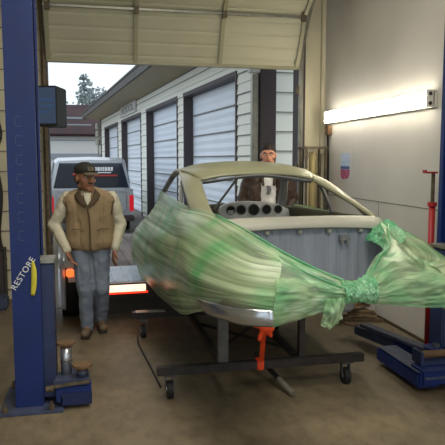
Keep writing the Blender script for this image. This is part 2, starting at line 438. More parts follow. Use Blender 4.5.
# rack with tubes in the far corner
rk = empty('storage_rack', 'dark metal upright rack standing in the far right corner', 'rack', (2.74, 7.38, 0))
for x, y in ((-.13, -.12), (.13, -.12), (-.13, .12), (.13, .12)):
    bm = bmesh.new(); abox(bm, x-.012, x+.012, y-.012, y+.012, 0, 1.86); bm_obj('post', bm, 'rust_steel', rk)
bm = bmesh.new()
for y in (-.12, .12): abox(bm, -.16, .16, y-.014, y+.014, 1.84, 1.87)
for x in (-.13, .13): abox(bm, x-.012, x+.012, -.12, .12, 1.84, 1.87)
bm_obj('top_rail', bm, 'rust_steel', rk)
for x in (-.13, .13): box('side_rail', x-.012, x+.012, -.12, .12, .5, .53, 'rust_steel', rk)
box('shelf', -.13, .13, -.12, .12, .1, .12, 'rust_steel', rk)
tag(cyl('cardboard_tube', (2.73, 7.36, .12), (2.73, 7.36, 1.80), .045, 'cardboard', None, seg=32), 'tall thick greenish cardboard tube standing in the corner rack', 'tube')
tag(box('timber_board', 2.63, 2.665, 7.31, 7.41, .12, 1.72, 'board_pale', None, .004), 'pale timber board standing upright left of the cardboard tube', 'board')
tag(cyl('metal_pipe', (2.82, 7.33, .12), (2.82, 7.33, 1.78), .016, 'rust_steel', None, seg=16), 'thin dark pipe standing upright right of the cardboard tube', 'pipe')

# red jack by the right wall
jk = empty('jack_stand', 'tall red tripod jack stand by right wall with dark screw top', 'jack stand', (2.855, 4.72, 0))
cyl('post', (0,0,.03), (0,0,1.32), .027, 'red', jk, seg=32)
cyl('screw', (0,0,1.3), (0,0,1.585), .016, 'rust_steel', jk)
bm = bmesh.new(); acyl(bm, (0,0,1.30), (0,0,1.335), .04); bm_obj('collar', bm, 'red', jk)
bm = bmesh.new(); abox(bm, -.085, .03, -.03, .03, 1.585, 1.60, .004); abox(bm, -.09, -.075, -.03, .03, 1.595, 1.615, .003); bm_obj('saddle', bm, 'red', jk)
bm = bmesh.new(); acyl(bm, (0,0,0), (0,0,.025), .085, .075, 24); bm_obj('base', bm, 'red', jk)

# debris pile by the wall
random.seed(8)
for k in range(9):
    a = random.uniform(-.5, .5); cx, cy, z = 2.66+random.uniform(-.1, .1), 5.86+random.uniform(-.1, .1), .02+k*.021
    L = random.uniform(.14, .21)
    o = bar('wood_scrap', (cx-L*math.cos(a), cy-L*math.sin(a), z), (cx+L*math.cos(a), cy+L*math.sin(a), z+random.uniform(-.004, .004)), random.uniform(.03, .07), .02, 'wood_dark')
    tag(o, 'rough brown wood offcut in the low pile by the right wall', 'wood scrap', 'wood offcuts heaped by right wall')

# ================================================================== LIFT
def channel(side):
    # C-channel column opening to the centre; local x grows toward the bay centre
    s = side
    t = .012; w = .185; dep = .32
    prof = [(0,0), (w,0), (w,.05), (w-t,.05), (w-t,t), (t,t), (t,dep-t), (w-t,dep-t), (w-t,dep-.05), (w,dep-.05), (w,dep), (0,dep)]
    return [(s*x, y) for x, y in prof]
def make_column(side, x, label):
    c = empty('lift_column', label, 'lift', (x, 4.14, 0), 0, 'posts of the two post lift')
    prism('post', channel(side), 'z', 0, 3.9, 'blue', c)
    s = side
    bm = bmesh.new(); abox(bm, min(-s*.10, s*.32), max(-s*.10, s*.32), -.10, .42, 0, .02, .004); bm_obj('base_plate', bm, 'blue_grey', c)
    for bx, by in ((.24, -.07), (.24, .37), (-.06, .38), (-.06, -.07)):
        bm = bmesh.new(); acyl(bm, (s*bx, by, .02), (s*bx, by, .05), .02, .02, 6); acyl(bm, (s*bx, by, .05), (s*bx, by, .075), .01, .01, 10); bm_obj('anchor_bolt', bm, 'rust_steel', c)
    bm = bmesh.new(); abox(bm, min(s*.02, s*.168), max(s*.02, s*.168), .03, .29, .12, 1.02, .008)
    bm_obj('carriage', bm, 'blue_dark', c)
    bm = bmesh.new(); abox(bm, min(s*.165, s*.265), max(s*.165, s*.265), .06, .26, .05, 1.0, .012); pass
    lab(bm_obj('carriage_head', bm, 'blue_head', c), 'grey blue slider block')
    bm = bmesh.new(); abox(bm, min(s*.16, s*.275), max(s*.16, s*.275), .05, .27, 1.0, 1.025, .004); lab(bm_obj('head_cap', bm, 'galv', c), 'pale metal top cap')
    bm = bmesh.new(); acyl(bm, (s*.09, .16, 1.0), (s*.09, .16, 3.88), .022, .022, 16); lab(bm_obj('lift_screw', bm, 'rust_steel', c), 'dark vertical lifting screw')
    return c
cl = make_column(1, -.568, 'blue lift post left of the man, with white RESTORE lettering')
cr_ = make_column(-1, 2.935, 'blue lift post at right edge, beside the red jack stand')
# lettering on left post
def plane_mtx(x, y, z, ang):  # text facing -Y
    return Matrix.Translation((x, y, z)) @ Matrix.Rotation(PI/2, 4, 'X') @ Matrix.Rotation(ang, 4, 'Z')
text('lettering', 'RESTORE', .056, 'letter', plane_mtx(.078, -.004, .945, math.radians(57)), cl, .0008, 1.12)
patch('ribbon', [[(.135, -.012, 1.03), (.148, -.014, 1.03)], [(.132, -.016, .97), (.165, -.018, .965)], [(.128, -.014, .88), (.162, -.016, .87)], [(.122, -.012, .80), (.148, -.013, .795)]], 'yellow', cl, 5, 2, solid=.003)
# faint worn stencil marks down the left post
bm = bmesh.new()
for k in range(7):
    z = 1.95-k*.125
    abox(bm, .055, .06, -.0015, .001, z-.035, z+.035); abox(bm, .055, .095, -.0015, .001, z+.028, z+.035); abox(bm, .055, .095, -.0015, .001, z-.035, z-.028)
bm_obj('worn_marking', bm, 'letter_faint', cl)
bm = bmesh.new(); abox(bm, -.006, .0, .0, .006, .3, 3.9)
bm.free()

def swing_arm(label, pivot, knee, tip, w=.15, z=.11, h=.11):
    a = empty('lift_arm', label, 'lift arm', (pivot[0], pivot[1], 0), 0, 'folded arms of the two post lift')
    L = lambda p, zz: (p[0]-pivot[0], p[1]-pivot[1], zz)
    bm = bmesh.new(); abar(bm, L(pivot, z), L(knee, z), w, h, .008); bm_obj('outer_arm', bm, 'blue', a)
    bm = bmesh.new(); abar(bm, L(knee, z-.002), L(tip, z-.002), w*.72, h*.72, .006); bm_obj('inner_arm', bm, 'blue_dark' if w > .2 else 'blue_grey', a)
    bm = bmesh.new(); acyl(bm, (0,0,.03), (0,0,z+h/2+.05), w*.62, w*.62, 24); bm_obj('pivot', bm, 'blue', a)
    bm = bmesh.new(); acyl(bm, (0,0,z+h/2+.03), (0,0,z+h/2+.075), .03, .03, 12); bm_obj('pivot_pin', bm, 'steel', a)
    return a
ra = swing_arm('long blue lift arm lying along floor beside red jack stand, reaching away', (2.63, 4.22), (2.53, 4.62), (2.40, 5.16), .15)
bm = bmesh.new(); abar(bm, (-.02, -.12, .185), (-.24, .82, .185), .10, .03, .008); lab(bm_obj('top_plate', bm, 'blue_grey', ra), 'grey blue top plate')
bm = bmesh.new(); acyl(bm, (-.27, .98, .14), (-.27, .98, .155), .05, .05, 20); abox(bm, -.34, -.24, .97, 1.07, .14, .155, .004); bm_obj('pad', bm, 'brown_pad', ra)
rb = empty('lift_arm', 'short thick blue lift arm block at right edge with raised steel cradle', 'lift arm', (2.50, 3.96, 0), 0, 'folded arms of the two post lift')
bm = bmesh.new(); abox(bm, -.24, -.06, -.12, .55, .04, .15, .012); lab(bm_obj('inner_arm', bm, 'blue', rb), 'blue box arm')
bm = bmesh.new(); abox(bm, -.235, -.065, -.10, .54, .15, .156, .003); lab(bm_obj('top_plate', bm, 'blue_grey', rb), 'grey blue top plate')
bm = bmesh.new(); abox(bm, -.22, .23, -.14, .06, .06, .17, .015); bm_obj('outer_arm', bm, 'blue', rb)
bm = bmesh.new(); abox(bm, -.20, .23, -.15, -.135, .11, .13, .004); bm_obj('edge_bar', bm, 'blue_grey', rb)
bm = bmesh.new()
abox(bm, -.16, .22, -.02, .12, .17, .20, .006); abox(bm, -.16, -.135, -.02, .12, .19, .275, .005); abox(bm, .10, .125, -.02, .12, .19, .275, .005)
cd = bm_obj('cradle', bm, 'blue_head', rb)
bm = bmesh.new(); acyl(bm, (-.13, .05, .235), (.10, .05, .235), .028, .028, 16); lab(bm_obj('roller', bm, 'brown_pad', cd), 'tan roller')

la = empty('lift_arm', 'short folded blue lift arm at foot of left post, holding two pads', 'lift arm', (-.30, 4.22, 0), 0, 'folded arms of the two post lift')
bm = bmesh.new(); abox(bm, .0, .235, -.13, .05, .05, .15, .01); bm_obj('outer_arm', bm, 'blue', la)
bm = bmesh.new(); abox(bm, -.02, .225, -.10, .10, .15, .19, .01); bm_obj('upper_plate', bm, 'blue_grey', la)
bm = bmesh.new(); abar(bm, (-.06, -.14, .165), (.23, -.12, .185), .02, .02, .004); acyl(bm, (-.06, -.15, .16), (-.01, -.15, .165), .022, .022, 12); bm_obj('locking_bar', bm, 'rust_steel', la)
bm = bmesh.new(); abox(bm, .03, .24, -.14, -.13, .03, .12, .004); abox(bm, .03, .045, -.14, .06, .03, .10, .003); bm_obj('gusset', bm, 'blue_dark', la)
bm = bmesh.new(); abox(bm, .02, .19, .08, .24, .04, .16, .01); bm_obj('inner_arm', bm, 'blue_dark', la)
def adapter(label, x, y, z, hgt, m1, m2, r, rt):
    a = empty('jack_adapter', label, 'lift adapter', (x, y, z), 0)
    cyl('sleeve', (0,0,0), (0,0,hgt), r, m1, a, seg=28)
    bm = bmesh.new(); acyl(bm, (0,0,hgt), (0,0,hgt+.016), rt, rt, 8); acyl(bm, (0,0,hgt-.02), (0,0,hgt), r, rt*.8, 20); lab(bm_obj('cap_plate', bm, m2, a), 'brown round top plate')
    bm = bmesh.new(); acyl(bm, (0,0,hgt*.45), (0,0,hgt*.5), r*1.12, r*1.12, 28); bm_obj('ring', bm, 'steel', a)
    return a
adapter('tall bright steel lift adapter with brown eight-sided top behind left post arm', -.235, 4.27, .19, .215, 'bright_steel', 'brown_pad', .038, .065)
adapter('low lift adapter with wide flat brown pad right of the tall steel adapter', -.125, 4.20, .19, .07, 'blue_grey', 'brown_pad', .04, .068)

# hoses / hooks left of the post, on back wall
hs = [(-1.18, 7.56, 2.6), (-1.16, 7.53, 2.3), (-1.10, 7.52, 2.0), (-1.17, 7.52, 1.75), (-1.12, 7.53, 1.3), (-1.16, 7.53, .8), (-1.1, 7.54, .5)]
tag(tube('air_hose', hs, .03, 'black'), 'black hose hanging on the boarded wall left of the blue post', 'hose')
cb = empty('wall_cabinet', 'dark narrow cabinet against boarded wall at left edge', 'cabinet', (-1.12, 7.45, .02))
box('body', -.20, .04, -.12, .12, 0, .64, 'black', cb, .008); box('door', -.19, .03, -.135, -.12, .03, .61, 'dark_trim', cb, .004)
tag(box('tool_bag', -1.42, -1.02, 7.0, 7.24, .0, .16, 'blue_grey', None, .03), 'grey-blue bag on floor at far left edge', 'bag')

# monitor box hanging beside the door
tv = empty('monitor', 'boxy dark monitor showing blue cloudy picture, hung beside door opening', 'monitor', (-.47, 6.6, 2.05), math.radians(-14))
bm = bmesh.new(); abox(bm, -.11, .09, -.02, .34, .0, .42, .01); bm_obj('casing', bm, 'black', tv)
box('screen', -.10, .08, -.028, -.018, .03, .40, 'screen', tv)
bm = bmesh.new(); abar(bm, (0, .22, .2), (-.50, .92, .2), .04, .04, .003); lab(bm_obj('wall_arm', bm, 'rust_steel', tv), 'wall bracket arm')
bm = bmesh.new(); 
for (a, b, z0, z1) in ((-.09, .06, .26, .29), (-.07, .07, .20, .22), (-.09, .02, .14, .16)): abox(bm, a, b, -.0295, -.0285, z0, z1)
bm_obj('picture_clouds', bm, 'poster_blue', tv)

# ================================================================== DOLLY
dl = empty('body_dolly', 'low black steel rolling dolly frame carrying the stripped car', 'dolly', (1.175, 4.13, 0))
for y in (0, 1.6):
    bm = bmesh.new()
    if y == 0: abar(bm, (-.785, 0, .21), (.785, 0, .21), .06, .06, .004)
    else: abar(bm, (-.86, y, .21), (.72, y, .21), .06, .06, .004)
    bm_obj('cross_beam', bm, 'dolly', dl)
for x in (-.3, .3):
    bm = bmesh.new(); abar(bm, (x, 0, .20), (x, 1.6, .20), .05, .05, .004); bm_obj('rail', bm, 'dolly', dl)
    for y in (.03, 1.58):
        bm = bmesh.new(); abar(bm, (x, y, .22), (x, y, .60 if y < 1 else .54), .075 if x < 0 else .045, .055, .003); bm_obj('upright', bm, 'dolly_grey' if x < 0 else 'dolly', dl)
for p, q in (((-.3, .3, .21), (.3, 1.2, .21)), ((.3, .3, .21), (-.3, 1.2, .21))):
    bm = bmesh.new(); abar(bm, p, q, .025, .02, .002); bm_obj('brace', bm, 'dolly', dl)
bm = bmesh.new(); acyl(bm, (.03, .35, .17), (.175, -.15, .03), .019, .019, 14); bm_obj('tow_bar', bm, 'dolly', dl)
bm = bmesh.new(); acyl(bm, (.125, .02, .078), (.178, -.16, .027), .021, .021, 14); lab(bm_obj('tow_bar_sleeve', bm, 'galv', dl), 'lighter worn tow bar end')
for x, y in ((-.69, .03), (.66, .03), (-.76, 1.55), (.56, 1.55)):
    bm = bmesh.new(); acyl(bm, (x-.022, y, .062), (x+.022, y, .062), .062, .062, 28); cs = bm_obj('caster', bm, 'rubber', dl)
    bm = bmesh.new(); acyl(bm, (x-.025, y, .062), (x+.025, y, .062), .022, .022, 16); bm_obj('hub', bm, 'steel', cs)
    bm = bmesh.new()
    for s in (-.03, .03): abar(bm, (x+s, y, .06), (x+s, y+.015, .165), .006, .04)
    abox(bm, x-.045, x+.045, y-.045, y+.045, .165, .178, .003)
    bm_obj('fork', bm, 'dolly_grey', cs)
bm = bmesh.new(); abox(bm, -.83, -.55, 1.58-.035, 1.63, .241, .246); lab(bm_obj('beam_top_edge', bm, 'galv', dl), 'pale metal top edge')  # paler strip along the top of the far beam's left end
tag(tube('line', [(.44, 4.35, .01), (.405, 4.8, .01), (.37, 5.2, .01), (.35, 5.5, .01), (.36, 5.7, .01)], .008, 'black'), 'thin black cable on the floor along left side of dolly', 'line')  # thin dark strip laid along the floor

# ================================================================== CAR
CX, CYo, CR = 1.455, 3.05, math.radians(2.5)
car = empty('car_body', 'stripped beige primered coupe body shell raised on the dolly', 'car', (CX, CYo, 0), CR)
side = [
 [(.50,.00,.84),(.50,-.03,.90),(.50,-.02,.98),(.48,.06,1.03),(.46,.14,1.06)],
 [(.64,.05,.83),(.67,.04,.90),(.68,.07,.98),(.60,.16,1.03),(.48,.25,1.07)],
 [(.75,.30,.81),(.78,.30,.88),(.79,.32,.98),(.71,.38,1.06),(.50,.42,1.10)],
 [(.80,.68,.84),(.83,.70,.91),(.83,.72,1.0),(.75,.73,1.125),(.52,.68,1.165)],
 [(.82,1.0,.93),(.835,1.0,.98),(.83,1.0,1.04),(.765,1.02,1.19),(.57,.98,1.24)],
 [(.80,1.32,.80),(.83,1.33,.88),(.825,1.35,1.0),(.765,1.36,1.18),(.66,1.36,1.26)],
 [(.74,1.50,.60),(.80,1.52,.68),(.815,1.6,.9),(.765,1.65,1.15),(.69,1.65,1.245)],
 [(.74,2.2,.57),(.79,2.2,.66),(.81,2.2,.9),(.765,2.2,1.13),(.70,2.2,1.23)],
 [(.74,2.85,.58),(.79,2.9,.66),(.80,2.92,.9),(.75,2.92,1.12),(.67,2.95,1.22)],
 [(.77,3.1,.80),(.79,3.1,.88),(.80,3.1,.98),(.73,3.12,1.13),(.52,3.2,1.17)],
 [(.78,3.4,.92),(.79,3.4,.96),(.79,3.4,1.0),(.70,3.4,1.13),(.46,3.4,1.10)],
 [(.74,3.75,.70),(.75,3.75,.80),(.73,3.75,.92),(.64,3.7,1.06),(.42,3.7,1.02)],
 [(.55,4.0,.62),(.57,4.05,.72),(.55,4.02,.84),(.50,3.92,.95),(.38,3.9,.92)],
 [(.0,4.12,.60),(.0,4.16,.68),(.0,4.12,.76),(.0,4.05,.84),(.0,4.0,.86)],
]
for s in (-1, 1):
    sp = patch('side_panel', side, 'primer', car, 6, 5, s, solid=.006)
# valances: bare silvery lower rear corners
val = [[(.565,-.06,.825),(.565,-.075,.865),(.565,-.065,.915)], [(.68,.035,.815),(.705,.02,.86),(.705,.035,.91)], [(.785,.29,.80),(.81,.29,.84),(.815,.30,.89)], [(.81,.60,.77),(.845,.61,.82),(.855,.61,.86)]]
for s in (-1,): lab(patch('rear_valance', val, 'alu', car, 8, 4, s, fn=lambda u, v, p: .004*noise.noise(p*14), solid=.008), 'bare silver lower corner')
roof = [
 [(-.505,1.96,1.53),(-.3,1.93,1.568),(0,1.91,1.582),(.3,1.93,1.568),(.505,1.96,1.53)],
 [(-.55,2.10,1.57),(-.33,2.08,1.615),(0,2.07,1.632),(.33,2.08,1.615),(.55,2.10,1.57)],
 [(-.59,2.36,1.60),(-.36,2.34,1.65),(0,2.34,1.672),(.36,2.34,1.65),(.59,2.36,1.60)],
 [(-.60,2.6,1.60),(-.37,2.6,1.655),(0,2.6,1.677),(.37,2.6,1.655),(.60,2.6,1.60)],
 [(-.57,2.88,1.555),(-.35,2.92,1.60),(0,2.94,1.615),(.35,2.92,1.60),(.57,2.88,1.555)],
]
patch('roof_panel', roof, 'primer', car, 6, 6, 1, solid=.022)
lab(patch('pale_patch', [[(.02,2.2,1.668),(.2,2.2,1.658)],[(.0,2.45,1.692),(.24,2.45,1.682)]], 'primer_light', [o for o in COL.objects if o.name.startswith('roof_panel')][0], 4, 4), 'pale patch')  # paler patch laid over the roof
def strip3(name, A, B, C, m, s, solid=.03, par=car):
    return patch(name, [[a, b, c] for a, b, c in zip(A, B, C)], m, par, 6, 4, s, solid=solid)
for s in (-1, 1):
    # rear roof pillar
    cp = strip3('rear_pillar',
        [(.505,1.97,1.53),(.545,1.68,1.445),(.58,1.34,1.36),(.60,1.02,1.275)],
        [(.565,2.20,1.568),(.61,1.88,1.50),(.64,1.53,1.39),(.658,1.17,1.285)],
        [(.605,2.48,1.588),(.645,2.10,1.52),(.68,1.72,1.41),(.70,1.34,1.26)], 'primer', s)
    # side rail over windows
    rl = [(.60,2.4,1.597),(.60,2.62,1.592),(.585,2.86,1.555)]
    bm = bmesh.new(); P = [Vector((s*p[0], p[1], p[2])) for p in rl]; C = [crv(P, i/12) for i in range(13)]
    for a, b in zip(C, C[1:]): acyl(bm, a, b, .022, .022, 8)
    bm_obj('drip_rail', bm, 'primer_light', car)
    # windscreen pillar
    patch('windscreen_pillar', [[(.55,2.88,1.57),(.60,2.84,1.565)],[(.60,3.05,1.45),(.645,2.98,1.44)],[(.645,3.22,1.32),(.69,3.12,1.31)],[(.68,3.38,1.20),(.72,3.25,1.18)]], 'primer_grey', car, 5, 2, s, solid=.03)
    bm = bmesh.new(); abar(bm, (s*.69, 1.94, 1.23), (s*.635, 2.14, 1.52), .035, .03, .004); bm_obj('door_pillar', bm, 'primer_grey', car)
# rear window frame: inner lip top and bottom strip
patch('rear_window_frame', [[(-.50,1.955,1.52),(0,1.905,1.574),(.50,1.955,1.52)],[(-.49,1.98,1.50),(0,1.93,1.556),(.49,1.98,1.50)]], 'primer_grey', car, 4, 8, solid=.012)
cowl = [
 [(-.64,1.10,1.272),(-.56,1.03,1.285),(-.3,1.02,1.294),(0,1.0,1.297),(.3,1.02,1.294),(.56,1.03,1.285),(.64,1.10,1.272)],
 [(-.64,1.00,1.265),(-.56,.97,1.275),(-.3,.95,1.29),(0,.94,1.294),(.3,.95,1.29),(.56,.97,1.275),(.64,1.00,1.265)],
 [(-.62,.90,1.232),(-.54,.89,1.245),(-.3,.88,1.258),(0,.87,1.263),(.3,.88,1.258),(.54,.89,1.245),(.62,.90,1.232)],
 [(-.62,.89,1.195),(-.54,.875,1.21),(-.3,.865,1.226),(0,.855,1.232),(.3,.865,1.226),(.54,.875,1.21),(.62,.89,1.195)],
]
patch('rear_deck_lip', cowl, 'primer_light', car, 4, 8, solid=.01)
# curved corners of the bay opening
for s in (-1, 1):
    patch('bay_corner', [[(.60,1.0,1.25),(.60,.99,1.22),(.57,.985,1.19)],[(.58,.92,1.235),(.555,.90,1.20),(.53,.90,1.15)],[(.52,.70,1.20),(.50,.70,1.17),(.49,.72,1.10)],[(.49,.42,1.15),(.475,.42,1.12),(.47,.44,1.06)],[(.47,.16,1.09),(.455,.16,1.06),(.45,.2,1.0)]], 'primer_light', car, 5, 3, s, solid=.008)
# bulkhead with vertical ribs
bm = bmesh.new(); n = 56; A = []; B = []
for i in range(n+1):
    x = -.60+1.2*i/n; dy = .006 if i % 4 < 2 else 0
    A.append(bm.verts.new((x, .91+dy, .84))); B.append(bm.verts.new((x, .91+dy, 1.235)))
for i in range(n): bm.faces.new((A[i], A[i+1], B[i+1], B[i]))
bk = bm_obj('engine_bulkhead', bm, 'bay_grey', car); md = bk.modifiers.new('t', 'SOLIDIFY'); md.thickness = .01
for x in (-.28, -.04, .18, .42):
    bm = bmesh.new(); acyl(bm, (x, .895, 1.205), (x, .875, 1.205), .012, .012, 8); abox(bm, x-.016, x+.016, .885, .90, 1.19, 1.22, .002); lab(bm_obj('bracket', bm, 'primer_light', bk), 'small pale bracket')
bm = bmesh.new(); abox(bm, .26, .34, .88, .91, 1.13, 1.17, .004); abox(bm, .27, .285, .87, .89, 1.10, 1.16, .002); abox(bm, .31, .325, .87, .89, 1.10, 1.16, .002); bm_obj('latch', bm, 'primer_grey', bk)
for s in (-1, 1):
    bm = bmesh.new(); vs = [bm.verts.new(p) for p in ((s*.54, .92, .92), (s*.46, .1, .93), (s*.46, .12, 1.05), (s*.50, .5, 1.14), (s*.58, .92, 1.2))]; bm.faces.new(vs)
    bw = bm_obj('bay_side_wall', bm, 'bay_grey', car); md = bw.modifiers.new('t', 'SOLIDIFY'); md.thickness = .008
bm = bmesh.new(); abox(bm, -.72, .72, 1.5, 3.0, .585, .605, .006)
for x in (-.3, .3): abox(bm, x-.05, x+.05, 1.0, 3.1, .555, .62, .006)
abox(bm, -.45, .45, 1.0, 1.5, .58, .74, .02)
bm_obj('floor_pan', bm, 'primer_grey', car)
bm = bmesh.new(); abox(bm, -.78, .78, 1.0-.04, 1.04, .70, .78, .01); bm_obj('rear_axle_tube', bm, 'dolly', car)
patch('front_lid', [[(-.62,3.05,1.21),(0,3.1,1.24),(.62,3.05,1.21)],[(-.50,3.3,1.13),(0,3.3,1.16),(.50,3.3,1.13)],[(-.44,3.65,1.03),(0,3.65,1.06),(.44,3.65,1.03)],[(-.38,3.92,.92),(0,4.0,.92),(.38,3.92,.92)]], 'primer', car, 5, 5, solid=.01)
# dashboard with five gauge openings
db = bmesh.new()
gx = [.01, .12, .255, .395, .52]; gr = [.046, .05, .06, .05, .044]
db_o = None
outer = []
top = [(-.10,1.135),(-.10,1.18),(-.08,1.225),(-.03,1.25),(.07,1.268),(.22,1.275),(.39,1.265),(.53,1.242),(.59,1.21),(.64,1.19),(.66,1.10),(-.10,1.10)]
o = prism('dashboard', top, 'y', 2.92, 3.02, 'dash_grey', car, .004)
dash = o
bm = bmesh.new(); abox(bm, -.66, .66, 2.93, 3.03, 1.02, 1.12, .01); bm_obj('lower_dash', bm, 'dash_grey', dash)
for x, r_ in zip(gx, gr):
    bm = bmesh.new(); acyl(bm, (x, 2.912, 1.19), (x, 2.93, 1.19), r_, r_, 28)
    g = bm_obj('gauge_hole', bm, 'hole', dash)
    bm = bmesh.new()
    for k in range(28):
        a0, a1 = 2*PI*k/28, 2*PI*(k+1)/28
        acyl(bm, (x+r_*math.cos(a0), 2.91, 1.19+r_*math.sin(a0)), (x+r_*math.cos(a1), 2.91, 1.19+r_*math.sin(a1)), .005, .005, 6)
    bm_obj('rim', bm, 'primer_light', g)
bm = bmesh.new(); abox(bm, gx[0]-.03, gx[0]+.03, 2.906, 2.911, 1.15, 1.19, .002); lab(bm_obj('tag', bm, 'paper', dash), 'white paper tag in first gauge opening')
bm = bmesh.new(); abar(bm, (.08, 2.80, 1.56), (-.17, 2.90, 1.20), .022, .022, .003); bm_obj('brace_bar', bm, 'primer_light', car)
bm = bmesh.new(); abar(bm, (.60, 2.98, 1.16), (.595, 2.93, 1.56), .06, .03, .006); lab(bm_obj('screen_post', bm, 'primer_grey', car), 'upright grey post')

# ------------------------------------------------------------------ masking film
def wr_(amp, fu, fv, seed):
    def f(u, v, p):
        q = Vector((u*fu, v*fv, seed)); return amp*(noise.noise(q)+.5*noise.noise(q*2.3)) + .35*amp*abs(noise.noise(Vector((u*fu*.5+v*fv*.9, v*fv*2.5, seed+3))))
    return f
fl = [
 [(.62,3.98,.62),(.70,3.96,.76),(.68,3.92,.92),(.56,3.8,1.05),(.44,3.7,1.06)],
 [(.84,3.4,.46),(.94,3.4,.70),(.92,3.4,.95),(.74,3.38,1.14),(.60,3.30,1.19)],
 [(.84,2.95,.46),(.94,2.95,.67),(.92,2.95,.94),(.79,2.95,1.16),(.70,3.02,1.385)],
 [(.82,2.25,.48),(.91,2.25,.66),(.905,2.25,.94),(.80,2.2,1.17),(.71,2.2,1.375)],
 [(.80,1.62,.52),(.87,1.62,.68),(.87,1.62,.95),(.80,1.6,1.18),(.705,1.62,1.35)],
 [(.84,1.0,.64),(.88,1.0,.80),(.87,1.02,1.0),(.795,1.05,1.21),(.61,1.06,1.33)],
 [(.83,.56,.77),(.86,.56,.87),(.85,.56,1.0),(.74,.60,1.18),(.55,.66,1.27)],
 [(.705,.10,.905),(.72,.09,.94),(.72,.12,1.0),(.64,.2,1.13),(.50,.36,1.21)],
 [(.565,-.06,.905),(.565,-.065,.94),(.55,-.05,1.0),(.48,.05,1.11),(.44,.22,1.18)],
]
film = empty('masking_film', 'crinkled green translucent plastic film wrapped around the car body, knotted at rear', 'plastic film', (CX, CYo, 0), CR)
fA = patch('side_wrap', fl, FILM, film, 22, 12, -1, fn=lambda u, v, p: (.35+.75*max(0, 1-u*1.25))*wr_(.013, 8, 9, 1)(u, v, p)); lab(fA, 'pale film stretched over left flank and rear wing')
right = [[tuple(p) for p in row] for row in fl[2:]]; right[-1][0] = (.52,-.06,.9); right[-1][1] = (.52,-.06,.94); right[-1][2] = (.51,-.05,1.0)
for r_, z_ in ((-1, .86), (-2, .86), (-3, .80)): right[r_][0] = (right[r_][0][0], right[r_][0][1], z_); right[r_][1] = (right[r_][1][0], right[r_][1][1], z_+.04)
right[4][3] = (.76,.60,1.14); right[4][4] = (.55,.66,1.20); right[5][3] = (.66,.2,1.08); right[5][4] = (.50,.36,1.14); right[3][4] = (.61,1.02,1.27); right[3][3] = (.795,1.05,1.19); right[6][3] = (.48,.05,1.07); right[6][4] = (.44,.22,1.10)
for r_ in (0, 1, 2):
    right[r_][4] = (.72, right[r_][4][1], 1.245); right[r_][0] = (.80, right[r_][0][1], .60)
fB = patch('side_wrap', right, FILM3, film, 22, 12, 1, fn=wr_(.011, 9, 6, 7)); lab(fB, 'film fanned out over right rear wing')
bridgeL = [
 [(-.565,-.06,.82),(-.565,-.07,.93),(-.54,-.03,1.04),(-.50,.30,1.17),(-.61,1.02,1.32)],
 [(-.42,-.05,.85),(-.42,-.06,.93),(-.41,-.02,1.03),(-.42,.20,1.13),(-.48,.58,1.235)],
 [(-.32,-.05,.875),(-.32,-.06,.94),(-.32,-.03,1.01),(-.33,.10,1.085),(-.36,.28,1.15)],
 [(-.22,-.05,.90),(-.22,-.07,.95),(-.22,-.07,1.0),(-.22,-.02,1.04),(-.23,.06,1.08)],
 [(-.14,-.05,.925),(-.14,-.08,.955),(-.14,-.09,.99),(-.14,-.06,1.02),(-.14,.0,1.045)],
]
patch('stretched_sheet', bridgeL, FILM3, film, 16, 14, 1, fn=wr_(.010, 5, 9, 12))
knot = [
 [(-.17,-.04,.92),(-.17,-.09,.945),(-.17,-.11,.985),(-.17,-.08,1.025),(-.17,.0,1.05)],
 [(-.10,-.04,.93),(-.10,-.10,.95),(-.10,-.12,.985),(-.10,-.09,1.015),(-.10,.0,1.035)],
 [(-.04,-.04,.93),(-.04,-.10,.945),(-.04,-.115,.985),(-.04,-.08,1.025),(-.04,.0,1.045)],
 [(.03,-.04,.91),(.03,-.09,.94),(.03,-.10,.99),(.03,-.06,1.045),(.03,.04,1.07)],
]
lab(patch('gathered_knot', knot, FILM2, film, 22, 16, 1, fn=wr_(.016, 30, 6, 21)), 'dense green gathered bundle')
bridgeR = [
 [(.02,-.05,.91),(.02,-.09,.94),(.02,-.10,.985),(.02,-.06,1.035),(.02,.04,1.065)],
 [(.17,-.06,.895),(.17,-.08,.94),(.17,-.07,1.01),(.17,.02,1.09),(.17,.20,1.135)],
 [(.34,-.06,.875),(.34,-.07,.93),(.34,-.06,1.01),(.35,.06,1.10),(.35,.38,1.16)],
 [(.52,-.055,.86),(.52,-.065,.93),(.51,-.04,1.02),(.48,.2,1.10),(.57,.88,1.26)],
]
lab(patch('fanned_sheet', bridgeR, FILM3, film, 18, 14, 1, fn=wr_(.010, 5, 9, 31)), 'fan of pleats from knot to right wing')
# loose tuft at right end of the lip, and hanging tail under the knot
patch('loose_tuft', [[(.44,.86,1.14),(.50,.87,1.20),(.57,.90,1.25)],[(.45,.74,1.13),(.52,.76,1.20),(.61,.82,1.275)],[(.42,.58,1.12),(.52,.62,1.18),(.62,.68,1.23)],[(.30,.36,1.11),(.42,.42,1.15),(.56,.5,1.18)]], FILM2, film, 10, 10, fn=wr_(.03, 6, 6, 41))
patch('hanging_tail', [[(-.28,-.07,.96),(-.21,-.10,.97),(-.15,-.08,.96)],[(-.285,-.08,.90),(-.22,-.11,.90),(-.17,-.08,.90)],[(-.29,-.07,.85),(-.24,-.10,.84),(-.19,-.08,.85)],[(-.30,-.07,.82),(-.26,-.08,.80),(-.22,-.07,.81)]], FILM3, film, 10, 10, fn=wr_(.02, 4, 8, 51))
